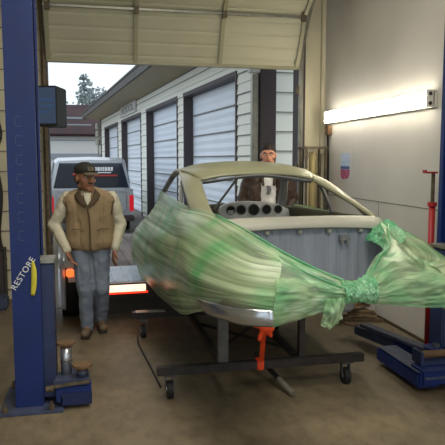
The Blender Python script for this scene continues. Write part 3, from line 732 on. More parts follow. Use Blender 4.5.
# rope-like twisted edges of the film across the bay
for k, (pts, r_) in enumerate([
    ([(-.61,1.00,1.325),(-.50,.64,1.255),(-.38,.32,1.165),(-.26,.10,1.095),(-.14,-.02,1.045)], .007),
    ([(-.60,.90,1.30),(-.46,.46,1.20),(-.34,.12,1.09),(-.18,-.08,1.02)], .005),
    ([(.0,-.03,1.04),(.17,.16,1.135),(.35,.36,1.175),(.55,.74,1.26)], .006)]):
    lab(tube('twisted_edge', pts, r_, FILM2, film, 8, 30), 'twisted green strand')

# orange strap
st = empty('ratchet_strap', 'bright orange strap tying rear of car body down to dolly beam', 'strap', (0,0,0))
P1 = Vector((1.145, 4.075, .25))
P0 = Vector((1.10, 3.86, .56))
bm = bmesh.new(); abar(bm, P0, P1, .034, .012, .002); bm_obj('webbing', bm, 'orange', st)
blob('bunched_strap', [(P0, .035, P0+Vector((.035, .02, -.035)), .028), (P0+Vector((-.05, 0, .02)), .022, P0+Vector((.05, 0, -.01)), .024), (P0+Vector((.0, 0, .04)), .02, P0+Vector((-.03, 0, -.08)), .016), (P0+Vector((.04, 0, .02)), .016, P0+Vector((.05, 0, -.06)), .012)], 'orange', st, .006, 2, fn=lambda c: .006*noise.noise(c*40))
bm = bmesh.new(); abox(bm, 1.12, 1.17, 4.09, 4.17, .175, .25, .006); bm_obj('loop', bm, 'orange', st)

# ================================================================== PEOPLE
def hand(w, f, spread, thumb, s=1.0):
    """palm and five fingers; w wrist, f unit direction of fingers, spread lateral axis, thumb side sign"""
    w = Vector(w); f = Vector(f).normalized(); sp = Vector(spread).normalized(); n = f.cross(sp).normalized()
    out = []
    palm = w+f*.085*s
    for k in (-.028, -.009, .010, .028): out.append((w+f*.012+sp*k*.6, .017*s, palm+sp*k, .0135*s))
    for k, L in ((-.030, .058), (-.010, .072), (.011, .076), (.031, .068)):
        b = palm+sp*k; m1 = b+f*L*.5*s+n*.010; e = m1+(f*.75+n*.65).normalized()*L*.55*s
        out.append((b, .0105*s, m1, .0095*s)); out.append((m1, .0095*s, e, .0078*s))
    tb = w+f*.03*s+sp*.028*thumb; t1 = tb+(f*.7+sp*.7*thumb+n*.3).normalized()*.042; t2 = t1+(f+n*.4).normalized()*.032
    out.append((tb, .0135, t1, .0115)); out.append((t1, .0115, t2, .009))
    return out
def head_parts(c, yaw, k=1.1):
    """head centred at c, facing -Y turned by yaw"""
    R = Matrix.Rotation(yaw, 3, 'Z')
    def at(x, y, z): return Vector(c)+R @ Vector((x*k, y*k, z*k))
    P = [('e', at(0,.012,.03), (.076,.094,.092), yaw), ('e', at(0,-.018,-.035), (.062,.072,.075), yaw),
         (at(0,-.06,-.088), .026, at(0,-.045,-.07), .04), (at(-.045,.01,-.06), .024, at(0,-.062,-.092), .02), (at(.045,.01,-.06), .024, at(0,-.062,-.092), .02),
         (at(0,-.082,.02), .009, at(0,-.104,-.022), .014), (at(-.012,-.088,-.026), .010, at(.012,-.088,-.026), .010),
         (at(-.034,-.078,.032), .012, at(.034,-.078,.032), .012),
         (at(-.018,-.084,-.052), .008, at(.018,-.084,-.052), .008),
         ('e', at(-.045,-.055,-.015), (.022,.02,.022), yaw), ('e', at(.045,-.055,-.015), (.022,.02,.022), yaw),
         ('e', at(-.078,.012,0), (.010,.020,.032), yaw), ('e', at(.078,.012,0), (.010,.020,.032), yaw)]
    P = [((p[0], p[1], tuple(q*k for q in p[2]), *p[3:]) if p[0] == 'e' else (p[0], p[1]*k, p[2], p[3]*k)) for p in P]
    return P, at, R
def face_bits(par, at, yaw, mous=False):
    for s in (-1, 1):
        bm = bmesh.new(); bmesh.ops.create_uvsphere(bm, u_segments=14, v_segments=10, radius=.0125, matrix=Matrix.Translation(at(s*.031, -.069, .008)))
        e = bm_obj('eye', bm, 'eye_white', par, True)
        bm = bmesh.new(); bmesh.ops.create_uvsphere(bm, u_segments=10, v_segments=8, radius=.0068, matrix=Matrix.Translation(at(s*.031, -.0785, .007)))
        bm_obj('iris', bm, 'eye_dark', e, True)
        tube('eyebrow', [at(s*.014, -.091, .029), at(s*.032, -.090, .035), at(s*.052, -.075, .029)], .0045, 'hair', par, 6)
    tube('moustache', [at(-.024, -.086, -.040), at(0, -.100, -.036), at(.024, -.086, -.040)], .006, 'hair', par, 6) if mous else None
    tube('mouth', [at(-.024, -.083, -.052), at(0, -.094, -.051), at(.024, -.083, -.052)], .005, 'lips', par, 6)

def person(loc, rz, label, J, yaw, skin, scale=1):
    p = empty('person', label, 'person', loc, rz); p.scale = (scale,)*3
    hp, at, R = head_parts(J['head'], yaw)
    V_ = Vector
    parts = list(hp)
    parts += [(V_(J['neck']), .058, V_(J['head'])+V_((0,.015,-.04)), .052)]
    ch = V_(J['neck'])+V_((0,.01,-.17)); pe = (V_(J['hipL'])+V_(J['hipR']))/2+V_((0,0,.06))
    parts += [(V_(J['shL']), .055, V_(J['shR']), .055), ('e', ch, (.165,.105,.17)), ('e', pe, (.155,.105,.13)), (ch, .12, pe, .12, (1.15,.8,1)), (V_(J['neck']), .07, ch, .12, (1.1,.8,1))]
    for s in 'LR':
        sh, el, wr, hi, kn, an, to = (V_(J[k+s]) for k in ('sh','el','wr','hip','kn','an','toe'))
        parts += [(sh, .052, el, .038), (el, .038, wr, .026), (hi, .085, kn, .055), (kn, .055, an, .036), (an, .036, to, .03)]
        hd = J.get('hd'+s, (0,0,-1)); spd = J.get('hs'+s, (0,1,0))
        parts += hand(wr, hd, spd, J.get('th'+s, -1))
    b = blob('body', parts, skin, p, .0065, 3)
    face_bits(p, at, yaw, skin == 'skin')
    return p, at, ch, pe
def fold(a, sc=9, seed=0):
    return lambda c: a*noise.noise(Vector((c.x*sc, c.y*sc, c.z*sc*.7+seed)))+a*.6*noise.noise(Vector((c.x*sc*2.2, c.y*sc*2.2, c.z*sc*2.2+seed)))
V = Vector
# man one
J1 = dict(head=(-.035,-.03,1.525), neck=(-.02,.0,1.385), shL=(-.205,.0,1.335), shR=(.205,.0,1.335),
  elL=(-.335,.03,1.09), elR=(.285,.03,1.075), wrL=(-.215,-.10,.845), wrR=(.225,-.06,.845),
  hipL=(-.09,.02,.84), hipR=(.09,.02,.84), knL=(-.06,-.03,.455), knR=(.095,.0,.455), anL=(-.05,.03,.075), anR=(.085,.20,.09),
  toeL=(-.07,-.13,.035), toeR=(.10,.04,.04), hdL=(.35,-.25,-.9), hdR=(-.15,-.15,-1), hsL=(.3,.9,-.1), hsR=(-.2,.95,-.1), thL=-1, thR=-1)
p1, at1, ch, pe = person((-.065, 5.86, 0), 0, 'man in tan vest, dark cap and blue jeans standing beside left blue post', J1, math.radians(30), 'skin')
sl = []
for s in 'LR':
    sh, el, wr = V(J1['sh'+s]), V(J1['el'+s]), V(J1['wr'+s])
    sl += [(sh, .070, el, .060), (el, .062, wr+(el-wr)*.05, .043)]
blob('shirt', sl+[(V(J1['shL']), .07, V(J1['shR']), .07), ('e', ch, (.175,.115,.17)), (V(J1['neck'])+V((0,-.005,-.03)), .066, V(J1['neck'])+V((-.005,-.005,.01)), .062), (V((-.02,-.085,1.32)), .045, V((-.02,-.075,1.37)), .03)], 'shirt', p1, .009, 3, fn=fold(.009, 11, 2))
vs_ = blob('vest', [('e', ch+V((0,0,-.02)), (.20,.138,.20)), (V((-.145,.0,1.28)), .088, V((-.125,.0,.92)), .102, (1,1.15,1)), (V((.145,.0,1.28)), .088, V((.125,.0,.92)), .102, (1,1.15,1)), (V((0,-.01,1.27)), .13, V((0,-.01,.92)), .13, (1.1,1,1)), (V((-.172,.0,1.315)), .092, V((-.07,.02,1.385)), .062), (V((.172,.0,1.315)), .092, V((.04,.02,1.385)), .062)], 'vest', p1, .009, 4, fn=fold(.008, 8, 5), cut=[((0,0,.845), (0,0,-1))])
bm = bmesh.new(); 
tube('zip', [(-.02,-.15,1.27), (-.005,-.162,1.15), (.0,-.165,1.0), (.0,-.158,.86)], .006, 'vest_seam', vs_, 6)
bm.free()
for s in (-1, 1):
    patch('collar', [[(-.02+s*.008,-.152,1.275), (-.02+s*.022,-.155,1.265)], [(-.02+s*.04,-.125,1.345), (-.02+s*.085,-.125,1.315)], [(-.02+s*.07,-.06,1.415), (-.02+s*.115,-.055,1.375)], [(-.02+s*.045,.06,1.43), (-.02+s*.07,.085,1.39)], [(-.02,.075,1.43), (-.02,.11,1.395)]], 'collar_dark', vs_, 6, 4, solid=.012)
    tube('pocket_edge', [(s*.06,-.158,1.04), (s*.12,-.15,1.06), (s*.175,-.125,1.05)], .004, 'vest_seam', vs_, 6)
    tube('armhole', [(s*.20,-.09,1.20), (s*.215,-.08,1.29), (s*.20,-.03,1.385), (s*.20,.05,1.37)], .007, 'vest_seam', vs_, 6)
patch('shirt_front', [[(-.055,-.10,1.395),(-.02,-.118,1.385),(.015,-.10,1.395)],[(-.045,-.132,1.34),(-.02,-.14,1.335),(.005,-.132,1.34)],[(-.025,-.15,1.285),(-.02,-.152,1.28),(-.015,-.15,1.285)]], 'shirt', p1, 6, 4, solid=.008)
lg = []
for s in 'LR':
    hi, kn, an = V(J1['hip'+s]), V(J1['kn'+s]), V(J1['an'+s])
    lg += [(hi, .103, kn, .078), (kn, .076, an+V((0,-.0,.01)), .064)]
blob('jeans', lg+[('e', pe+V((0,0,0)), (.165,.12,.13))], 'jeans', p1, .009, 3, fn=fold(.010, 9, 9), cut=[((0,0,.030), (0,0,-1))])
for s in 'LR':
    an, to = V(J1['an'+s]), V(J1['toe'+s])
    sh = blob('shoe', [(an+V((0,.02,-.02)), .045, an+V((0,0,.04)), .045), (an+V((0,.02,-.025)), .045, to+V((0,0,.012)), .042, (1,1,.9)), (an+V((0,.03,-.03)), .042, to+V((0,.03,0)), .045)], 'boots', p1, .007, 2, cut=[((0,0,to.z-.035+.012), (0,0,-1))])
    b0, b1 = an+V((0,.03,0)), to; zb = to.z-.035
    bm = bmesh.new(); abar(bm, (b0.x, b0.y+.03, zb+.01), (b1.x, b1.y-.03, zb+.01), .088, .02, .009); bm_obj('sole', bm, 'sole', sh)
# cap
yaw1 = math.radians(30)
def atc(x, y, z): return V(J1['head'])+Matrix.Rotation(yaw1, 3, 'Z') @ V((x*1.1, y*1.1, z*1.1))
blob('hair', [('e', atc(0,.035,.0), (.088,.086,.077), yaw1)], 'hair', p1, .007, 2)
cp_ = blob('cap', [('e', atc(0,.008,.075), (.098,.118,.078), yaw1), ('e', atc(0,.012,.055), (.097,.115,.055), yaw1)], 'cap', p1, .007, 3, cut=[(atc(0,0,.048), (0,0,-1))])
patch('brim', [[tuple(atc(x, -.085-.0*abs(x), .055-.22*x*x*8)) for x in (-.07,-.035,0,.035,.07)], [tuple(atc(x*.9, -.13+abs(x)*.25, .045-.22*x*x*8)) for x in (-.07,-.035,0,.035,.07)], [tuple(atc(x*.75, -.165+abs(x)*.7, .032-.22*x*x*6)) for x in (-.07,-.035,0,.035,.07)]], 'cap_brim', cp_, 5, 4, solid=.005)
patch('badge', [[tuple(atc(-.03,-.098,.065)), tuple(atc(.03,-.098,.065))], [tuple(atc(-.028,-.088,.10)), tuple(atc(.028,-.088,.10))]], 'cap_brim', cp_, 4, 4, solid=.006)

# man two, behind the car
J2 = dict(head=(.0,-.01,1.605), neck=(.0,.0,1.45), shL=(-.20,.0,1.385), shR=(.20,.0,1.385),
  elL=(-.28,.02,1.12), elR=(.28,.02,1.12), wrL=(-.28,-.08,.87), wrR=(.28,-.08,.87),
  hipL=(-.09,.0,.87), hipR=(.09,.0,.87), knL=(-.11,-.01,.47), knR=(.11,-.01,.47), anL=(-.12,.02,.08), anR=(.12,.02,.08),
  toeL=(-.15,-.13,.035), toeR=(.15,-.13,.035), hdL=(.1,-.2,-1), hdR=(-.1,-.2,-1), hsL=(.2,.9,0), hsR=(-.2,.9,0), thL=-1, thR=-1)
p2, at2, ch2, pe2 = person((2.13, 7.34, 0), math.radians(-12), 'man in dark brown jacket over white shirt standing behind the car', J2, math.radians(-4), 'skin2', 1.09)
blob('shirt', [('e', ch2, (.17,.125,.18)), (ch2, .13, pe2+V((0,0,.0)), .125, (1.15,.95,1)), (V(J2['neck'])+V((0,0,-.05)), .07, V(J2['neck'])+V((0,0,-.02)), .066)], 'tee', p2, .01, 3, fn=fold(.006, 9, 1))
ja = []
for s in 'LR':
    sh, el, wr = V(J2['sh'+s]), V(J2['el'+s]), V(J2['wr'+s])
    ja += [(sh, .09, el, .078), (el, .07, wr+(el-wr)*.05, .05)]
for s in (-1, 1):
    ja += [(V((s*.145,.0,1.34)), .105, V((s*.165,.0,.90)), .115, (.95,1.2,1)), (V((s*.10,.05,1.38)), .075, V((s*.05,.05,1.42)), .05)]
ja += [(V((0,.06,1.32)), .10, V((0,.06,.90)), .10)]
jk_ = blob('jacket', ja, 'jacket', p2, .01, 3, fn=fold(.012, 9, 3), cut=[((0,0,.83), (0,0,-1))])
for s in (-1, 1): tube('collar', [(s*.06,-.12,1.27), (s*.075,-.09,1.37), (s*.08,-.02,1.45), (s*.05,.07,1.48)], lambda t: .014+.01*math.sin(PI*t), 'jacket', jk_, 8)
patch('shirt_print', [[(-.03,-.145,1.27),(.02,-.145,1.27)],[(-.02,-.148,1.22),(.03,-.148,1.22)],[(-.03,-.148,1.17),(.01,-.148,1.17)]], M['tee_print'], p2, 4, 4, solid=.004)
lg = []
for s in 'LR':
    hi, kn, an = V(J2['hip'+s]), V(J2['kn'+s]), V(J2['an'+s])
    lg += [(hi, .10, kn, .075), (kn, .073, an+V((0,0,.01)), .062)]
    sh = blob('shoe', [(an+V((0,.02,-.03)), .045, V(J2['toe'+s])+V((0,0,.01)), .042, (1,1,.9)), (an, .045, an+V((0,0,.04)), .045)], 'boots', p2, .008, 2)
blob('jeans', lg+[('e', pe2, (.16,.12,.13))], 'trousers', p2, .011, 3, fn=fold(.01, 9, 4), cut=[((0,0,.055), (0,0,-1))])
blob('hair', [('e', at2(0,.022,.062), (.092,.107,.088), 0), ('e', at2(0,.05,.01), (.086,.075,.083), 0)], 'hair', p2, .007, 2, fn=lambda c: .006*noise.noise(c*45), cut=None)

# ================================================================== TRAILER
TR = math.radians(3)
t = empty('flatbed_trailer', 'low flatbed trailer with lit tail lights parked at the doorway', 'trailer', (.70, 6.22, 0), TR)
bm = bmesh.new()
for k in range(9): abox(bm, -.82+k*.185, -.82+k*.185+.178, .95, 4.2, .40, .44)
bm_obj('deck_planks', bm, 'deck_wood', t)
bm = bmesh.new(); abox(bm, -.84, .86, 0, .92, .43, .45, .003)
for k in range(12): abox(bm, -.82+k*.14, -.82+k*.14+.02, .02, .90, .45, .457)
lab(bm_obj('ramp_plate', bm, 'ramp_alu', t), 'ribbed silver rear plate')
bm = bmesh.new()
for x in (-.84, .84): abar(bm, (x, .0, .37), (x, 4.25, .37), .06, .12, .004)
for y in (.03, 1.5, 3.0, 4.2): abar(bm, (-.84, y, .35), (.84, y, .35), .08 if y > 1 else .06, .10, .004)
abar(bm, (0, 4.2, .35), (0, 5.6, .40), .08, .08, .004)
bm_obj('chassis', bm, 'dolly', t)
bm = bmesh.new(); abox(bm, -.70, -.22, -.028, -.004, .345, .415, .004); lab(bm_obj('light_bar', bm, 'lamp_white', t), 'glowing pale light bar')
bm = bmesh.new(); abox(bm, -.79, -.71, -.03, -.004, .33, .43, .006); lab(bm_obj('tail_lamp', bm, 'lamp_red', t), 'lit red lamp')
bm = bmesh.new(); abox(bm, -.70, -.20, -.032, -.004, .325, .342, .003); lab(bm_obj('glow_strip', bm, 'lamp_red', t), 'red glowing lower strip')  # red glow given to the strip by its emissive material
for s in (-1, 1):
    x = s*.98
    bm = bmesh.new(); acyl(bm, (x-.09, .55, .30), (x+.09, .55, .30), .30, .30, 32); w = bm_obj('wheel', bm, 'rubber', t, True)
    bm = bmesh.new(); acyl(bm, (x-.095, .55, .30), (x+.095, .55, .30), .17, .17, 24); bm_obj('rim', bm, 'steel', w)
    arc = [(.10, .16), (.12, .42), (.22, .68), (.42, .84), (.62, .86), (.85, .74), (1.0, .50), (1.02, .30)]
    lab(patch('fender', [[(x+s*.16, y, z), (x+s*.11, y-.02, z+.02), (x+s*.05, y, z)] for y, z in arc], 'fender_white', t, 5, 4, solid=.012), 'white rounded mudguard')
    bm = bmesh.new(); abox(bm, x-.04, x+.04, .10, .16, .50, .58, .012); lab(bm_obj('side_lamp', bm, 'lamp_amber', t), 'glowing amber lamp')
    bm = bmesh.new(); abox(bm, x-.05, x+.05, .12, .17, .59, .74, .01); abox(bm, x-.02, x+.9*(-s)*.2, .13, .16, .44, .50, .004); lab(bm_obj('lamp_bracket', bm, 'paper', t), 'cream lamp housing')
# grey waste bin / steel post by the left post
tag(box('steel_cover', -.56, -.49, 5.1, 5.2, 0, 1.0, 'galv', None, .01), 'narrow galvanised sheet standing behind left blue post', 'metal sheet')

# ================================================================== SUV
sv = empty('pickup_truck', 'silver pickup with canopy seen from behind, parked outside ahead of trailer', 'truck', (-.10, 13.9, 0), math.radians(4))
W2 = .93
def sec(y, top, wt, hood=None):
    return y
sb = [  # half width profile (x,z) of body shell at three z zones
 (.80,.42),(.92,.50),(.95,.80),(.935,1.12)]
bm = bmesh.new()
prof = [(-.80,.36),(-.92,.44),(-.95,.72),(-.935,1.03),(.935,1.03),(.95,.72),(.92,.44),(.80,.36)]
rings = []
for y, dz, k in ((0,0,.96),(.05,0,1),(2.0,0,1),(5.0,-.04,1),(5.2,-.08,.93)):
    rings.append([bm.verts.new((x*k, y, z+(dz if z > 1 else 0))) for x, z in prof])
for a, b in zip(rings, rings[1:]):
    for i in range(8): bm.faces.new((a[i], a[(i+1) % 8], b[(i+1) % 8], b[i]))
bm.faces.new(rings[0]); bm.faces.new(rings[-1]); bmesh.ops.recalc_face_normals(bm, faces=bm.faces)
bm_obj('lower_body', bm, 'car_silver', sv)
bm = bmesh.new(); rings = []
for y, wb, wt, zt in ((.06,.90,.70,1.02),(.22,.90,.76,1.68),(.5,.90,.78,1.75),(3.2,.90,.78,1.75),(4.0,.88,.70,1.02)):
    zb = 1.02
    rings.append([bm.verts.new(p) for p in ((-wb, y, zb), (-wt-.03, y, zt-.06 if zt > zb else zb), (-wt+.05, y, zt), (0, y, zt+(.025 if zt > zb else 0)), (wt-.05, y, zt), (wt+.03, y, zt-.06 if zt > zb else zb), (wb, y, zb))])
for a, b in zip(rings, rings[1:]):
    for i in range(6): bm.faces.new((a[i], a[i+1], b[i+1], b[i]))
bmesh.ops.remove_doubles(bm, verts=bm.verts, dist=.0005); bmesh.ops.recalc_face_normals(bm, faces=bm.faces)
bm_obj('canopy', bm, 'car_silver', sv)
bm = bmesh.new(); vs = [bm.verts.new(p) for p in ((-.84,.06,1.07), (.84,.06,1.07), (.70,.19,1.63), (-.70,.19,1.63))]; bm.faces.new(vs)
rw = bm_obj('rear_window', bm, 'glass_dark', sv); md = rw.modifiers.new('t', 'SOLIDIFY'); md.thickness = .02
def on_rw(x, z):  # point on rear window plane
    return (x, .06+(z-1.07)*.13/.56-.022, z)
bm = bmesh.new()
rnd = random.Random(2)
x = .06
for k in range(7):
    w = rnd.uniform(.035, .06)
    vs = [bm.verts.new(on_rw(*q)) for q in ((x, 1.45), (x+w, 1.45), (x+w+.01, 1.54), (x+.01, 1.54))]; bm.faces.new(vs)
    if k % 2: 
        pass
    x += w+.012
vs = [bm.verts.new(on_rw(*q)) for q in ((.14, 1.40), (.44, 1.40), (.45, 1.425), (.15, 1.425))]; bm.faces.new(vs)
lab(bm_obj('white_lettering', bm, 'decal_white', rw), 'white decal lettering')
bm = bmesh.new()
for q4 in (((-.02,1.33),(.58,1.33),(.60,1.365),(.0,1.365)), ((-.42,1.36),(-.10,1.34),(-.12,1.47),(-.36,1.45)), ((-.38,1.47),(-.2,1.48),(-.22,1.52),(-.34,1.51))):
    bm.faces.new([bm.verts.new(on_rw(*q)) for q in q4])
lab(bm_obj('red_decal', bm, 'decal_red', rw), 'red sticker shapes')
bm = bmesh.new(); abox(bm, -.78, .78, -.02, .02, .50, .98, .02); tg = bm_obj('tailgate', bm, 'car_silver', sv)
bm = bmesh.new(); abox(bm, -.14, .14, -.035, -.015, .80, .87, .008); bm_obj('handle', bm, 'black', tg)
for s in (-1, 1):
    bm = bmesh.new(); abox(bm, s*.89-.05, s*.89+.05, -.03, .10, .52, .90, .02); lab(bm_obj('tail_light', bm, 'tail_red', sv), 'red tail light')
    for y in (1.0, 4.3):
        bm = bmesh.new(); acyl(bm, (s*.70, y, .36), (s*.93, y, .36), .36, .36, 32); w = bm_obj('wheel', bm, 'rubber', sv, True)
        bm = bmesh.new(); acyl(bm, (s*.72, y, .36), (s*.94, y, .36), .2, .2, 20); bm_obj('rim', bm, 'steel', w)
    bm = bmesh.new(); vs = [bm.verts.new(p) for p in ((s*.905,.35,1.18), (s*.905,3.4,1.18), (s*.81,2.9,1.64), (s*.81,.4,1.64))]; bm.faces.new(vs)
    sw = bm_obj('side_window', bm, 'glass_pale', sv); md = sw.modifiers.new('t', 'SOLIDIFY'); md.thickness = .02
bm = bmesh.new(); abox(bm, -.94, .94, -.16, .0, .30, .44, .03); lab(bm_obj('bumper', bm, 'dark_trim', sv), 'dark rear bumper')
bm = bmesh.new(); abox(bm, -.05, .05, -.36, -.12, .36, .42, .01); acyl(bm, (0,-.33,.42), (0,-.33,.5), .03, .03, 12); bm_obj('tow_hitch', bm, 'black', sv)
bm = bmesh.new(); abox(bm, -.16, .16, -.028, -.018, .66, .80, .004); bm_obj('licence_plate', bm, 'paper', tg)

# ================================================================== BUILDING ACROSS THE YARD
FA = math.atan2(.103, .995)
fb = empty('storage_building', 'long white-sided storage building with roll-up doors across the yard', 'building', (2.40, 8.77, 0), FA)
# local: y = along facade away, x = inward (right); facade at x=0
ops = [(1.0, 4.5), (5.15, 8.92), (9.9, 13.85), (14.9, 19.05)]
DH = 3.1; WH = 3.6; END = 20.5
bm = bmesh.new(); segs = []; y0 = 0
for a, b in ops: segs.append((y0, a, 0, WH)); segs.append((a, b, DH, WH)); y0 = b
segs.append((y0, END, 0, WH))
for a, b, z0, z1 in segs: abox(bm, 0, .2, a, b, z0, z1)
abox(bm, 0, 3.2, -.02, .14, 0, WH)
bw = bm_obj('wall', bm, 'siding', fb)
bm = bmesh.new()
z = .12
def lapline(bm, a, b, z):
    abox(bm, -.012, .0, a, b, z, z+.16); 
while z < WH-.05:
    h = min(.155, WH-.01-z)
    for a, b, z0, z1 in segs:
        if z >= z0-.02:
            vs = [bm.verts.new(p) for p in ((-.022, a+.02, z), (-.022, b-.0, z), (-.004, b-.0, z+h), (-.004, a+.02, z+h))]; bm.faces.new(vs[::-1])
            vs = [bm.verts.new(p) for p in ((-.022, a+.02, z), (-.022, b, z), (0, b, z), (0, a+.02, z))]; bm.faces.new(vs)
    z += .165
lap = bm_obj('siding', bm, 'siding', bw)
bm = bmesh.new(); z = .1
while z < WH:
    h = .28
    vs = [bm.verts.new(p) for p in ((.2, -.06, z), (3.2, -.06, z), (3.2, -.03, z+h-.03), (.2, -.03, z+h-.03))]; bm.faces.new(vs)
    vs = [bm.verts.new(p) for p in ((.2, -.06, z), (3.2, -.06, z), (3.2, -.02, z-.012), (.2, -.02, z-.012))]; bm.faces.new(vs)
    z += .29
bm_obj('end_siding', bm, 'siding', bw)
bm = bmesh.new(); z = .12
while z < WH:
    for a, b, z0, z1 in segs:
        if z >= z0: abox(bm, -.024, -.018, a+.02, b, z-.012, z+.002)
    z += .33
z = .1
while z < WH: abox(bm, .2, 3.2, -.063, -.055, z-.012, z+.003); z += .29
bm_obj('siding_shadow', bm, 'line_grey', bw)['kind'] = 'stuff'  # dark strips modelled as the shade under each siding lap
for a, b in ops:
    bm = bmesh.new(); n = int(DH/.05)
    # corrugated curtain
    K = 40; vsA = []; vsB = []
    for i in range(K+1):
        zz = DH*i/K; dx = .012 if i % 2 else 0
        vsA.append(bm.verts.new((.19-dx, a-.1, zz))); vsB.append(bm.verts.new((.19-dx, b+.02, zz)))
    for i in range(K): bm.faces.new((vsA[i], vsB[i], vsB[i+1], vsA[i+1]))
    d = bm_obj('roll_up_door', bm, 'rollup', fb)
    bm = bmesh.new()
    for i in range(1, 7): abox(bm, .165, .18, a-.05, b, DH*i/7-.012, DH*i/7+.012)
    bm_obj('slat_line', bm, 'line_grey', d)
    bm = bmesh.new(); abox(bm, -.03, .17, b-.035, b+.03, 0, DH+.04); abox(bm, -.035, .17, a-.03, b+.03, DH-.03, DH+.05); abox(bm, -.035, .0, a-.05, a+.01, 0, DH+.04)
    lab(bm_obj('door_frame', bm, 'jamb', d), 'dark brown frame')
bm = bmesh.new()
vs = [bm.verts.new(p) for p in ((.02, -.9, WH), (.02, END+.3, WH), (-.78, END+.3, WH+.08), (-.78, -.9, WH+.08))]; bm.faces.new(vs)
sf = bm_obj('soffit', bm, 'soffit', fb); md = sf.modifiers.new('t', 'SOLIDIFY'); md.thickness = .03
bm = bmesh.new(); abox(bm, -.84, -.78, -.9, END+.3, WH+.05, WH+.24); abox(bm, -.84, .0, END+.26, END+.32, WH+.02, WH+.22); lab(bm_obj('gutter', bm, 'roof_dark', fb), 'dark grey gutter')
bm = bmesh.new(); vs = [bm.verts.new(p) for p in ((-.86, -.9, WH+.24), (-.86, END+.3, WH+.24), (2.6, END+.3, WH+.9), (2.6, -.9, WH+.9))]; bm.faces.new(vs); rf = bm_obj('roof', bm, 'roof_dark', fb); md = rf.modifiers.new('t', 'SOLIDIFY'); md.thickness = .05
bm = bmesh.new(); abox(bm, -.02, .02, -.06, END, WH-.05, WH); bm_obj('frieze', bm, 'line_grey', fb)
bm = bmesh.new(); abox(bm, -.05, .02, END-.12, END+.03, 0, WH-.02); bm_obj('corner_trim', bm, 'dark_trim', fb)
bm = bmesh.new(); abox(bm, -.03, .22, -.13, .02, 0, WH-.02, .004); lab(bm_obj('corner_post', bm, 'dark_trim', fb), 'dark brown corner post')
bm = bmesh.new(); abox(bm, -.14, -.05, -.10, .0, 0, 2.95, .01); bm_obj('corner_post_inner', bm, 'galv', fb)
bm = bmesh.new(); abox(bm, -.18, -.02, -.12, .02, 2.97, 3.07, .01); lab(bm_obj('wall_lamp', bm, 'paper', fb), 'small white lamp')
bm = bmesh.new()
for z in (2.55, 2.95, 3.3): acyl(bm, (-.14, END+.15, z-.15), (-.14, END+.15, z+.13), .14, .12, 12)
acyl(bm, (-.14, END+.15, 0), (-.14, END+.15, 2.6), .04, .04, 8); lab(bm_obj('downspout', bm, 'galv', fb), 'bulky grey downpipe head')
sg = bmesh.new(); abox(sg, -.06, -.03, 10.6, 13.85, 3.22, 3.58, .004); so = bm_obj('sign_board', sg, 'bg_wall', fb)
mt = Matrix.Translation((-.064, 12.2, 3.41)) @ Matrix.Rotation(-PI/2, 4, 'Z') @ Matrix.Rotation(PI/2, 4, 'X') @ Matrix.Diagonal((2.1, 1, 1, 1))
text('lettering', 'VOOOL', .34, 'line_grey', mt, so, .002)

# background low building, trees, hill
b2 = empty('distant_building', 'low white building with dark red roof beyond the yard', 'building', (-1.9, 34, 0))
box('wall', -3.0, 2.2, 0, 4, 0, 3.15, 'bg_wall', b2)
box('grey_band', -3.0, 2.2, -.08, 0, 1.75, 2.05, 'bg_band', b2)
box('wall_joint', -3.0, 2.2, -.04, 0, 2.75, 2.8, 'bg_band', b2)
bm = bmesh.new(); vs = [bm.verts.new(p) for p in ((-3.2,-.4,3.1), (2.4,-.4,3.1), (2.4,2.5,4.9), (-3.2,2.5,4.9))]; bm.faces.new(vs); rr = bm_obj('roof', bm, 'bg_roof', b2); md = rr.modifiers.new('t', 'SOLIDIFY'); md.thickness = .15
bm = bmesh.new(); abox(bm, -3.2, 2.4, -.45, -.35, 3.9, 4.0); abox(bm, -.2, 1.7, -.5, -.42, 3.55, 3.62); bm_obj('power_line', bm, 'bg_band', b2)
bm = bmesh.new(); abox(bm, -.2, .1, .4, .6, 4.3, 4.4)
bm.free()
def foliage(bm, c, r, n, rnd, sz=.25, flat=1):
    for k in range(n):
        d = Vector((rnd.gauss(0, 1), rnd.gauss(0, 1), rnd.gauss(0, 1)*flat)).normalized()*r*rnd.random()**.4
        p = Vector(c)+d; a = Vector((rnd.gauss(0,1), rnd.gauss(0,1), rnd.gauss(0,1))).normalized()*sz; b = a.orthogonal().normalized()*sz*.8
        bm.faces.new([bm.verts.new(p+a), bm.verts.new(p+b), bm.verts.new(p-a), bm.verts.new(p-b)])
rnd = random.Random(5)
tr1 = empty('pine_tree', 'tall hazy pine tree rising above the dark red roof', 'tree', (-.65, 40, 0))
bm = bmesh.new()
for k in range(11):
    z = 3.2+k*.37; r_ = .95-.06*k+(.16 if k % 2 else 0)
    foliage(bm, (rnd.uniform(-.1,.1), 0, z), max(.18, r_*.75), 60, rnd, .12, .35)
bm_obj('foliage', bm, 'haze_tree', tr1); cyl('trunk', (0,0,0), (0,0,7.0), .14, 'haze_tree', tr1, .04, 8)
for i, (x, y, h, lb) in enumerate(((.15, 42, 5.5, 'pale bare rounded tree right of the tall pine'), (-1.9, 43, 4.6, 'pale bare tree left of the tall pine, behind monitor'))):
    tt = empty('bare_tree', lb, 'tree', (x, y, 0)); bm = bmesh.new(); foliage(bm, (0,0,h), 1.2, 560, rnd, .12, .8)
    acyl(bm, (0,0,0), (0,0,h), .08, .04, 6)
    for k in range(16):
        a = rnd.uniform(0, 6.28); e = Vector((math.cos(a)*1.0, math.sin(a)*.6, h+rnd.uniform(-.2, .9))); acyl(bm, (0,0,h-1), e, .04, .012, 5)
    bm_obj('branches', bm, 'haze_tree2', tt)
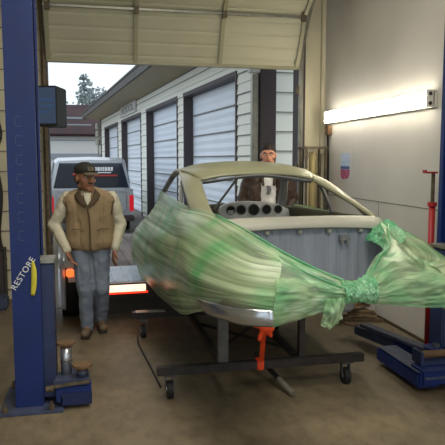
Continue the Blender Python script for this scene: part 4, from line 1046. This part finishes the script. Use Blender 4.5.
bm = bmesh.new(); K = 40; A = []; B = []
for i in range(K+1):
    x = -40+80*i/K; h = 9+2.5*noise.noise(Vector((x*.06, 3, 0)))+.04*(-x)
    A.append(bm.verts.new((x, 88, 0))); B.append(bm.verts.new((x, 95, h)))
for i in range(K): bm.faces.new((A[i], A[i+1], B[i+1], B[i]))
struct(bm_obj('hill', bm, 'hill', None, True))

# ================================================================== LIGHT & CAMERA
w = bpy.data.worlds.new('World'); SC.world = w; w.use_nodes = True
nt = w.node_tree; bg = nt.nodes['Background']
tc = nt.nodes.new('ShaderNodeTexCoord'); sx = nt.nodes.new('ShaderNodeSeparateXYZ'); rp = nt.nodes.new('ShaderNodeValToRGB')
nt.links.new(tc.outputs['Generated'], sx.inputs[0]); nt.links.new(sx.outputs['Z'], rp.inputs['Fac'])
rp.color_ramp.elements[0].position = .0; rp.color_ramp.elements[0].color = (.56,.62,.65,1)
rp.color_ramp.elements[1].position = .35; rp.color_ramp.elements[1].color = (.74,.81,.87,1)
nt.links.new(rp.outputs['Color'], bg.inputs['Color']); bg.inputs['Strength'].default_value = 1.65

def area(name, loc, rot, sx_, sy_, power, col):
    l = bpy.data.lights.new(name, 'AREA'); l.shape = 'RECTANGLE'; l.size = sx_; l.size_y = sy_; l.energy = power; l.color = col
    o = bpy.data.objects.new(name, l); COL.objects.link(o); o.location = loc; o.rotation_euler = rot; return o
area('overhead_fill', (.6, 3.6, 4.35), (0,0,0), 1.2, 3.0, 95, (1,.93,.8))  # unseen overhead fill lights, added to brighten the interior
area('overhead_fill', (1.0, .3, 4.2), (0,0,0), 2.5, 1.5, 120, (1,.93,.82))

cam = bpy.data.cameras.new('Camera'); co = bpy.data.objects.new('Camera', cam); COL.objects.link(co)
yaw = math.atan(126/600); pit = math.atan(62.5/600)
co.location = (0, 0, 1.7); co.rotation_euler = (PI/2-pit, 0, -yaw)
cam.sensor_width = 36; cam.lens = 36*600/445; cam.clip_end = 400
SC.camera = co
SC.view_settings.view_transform = 'Standard'
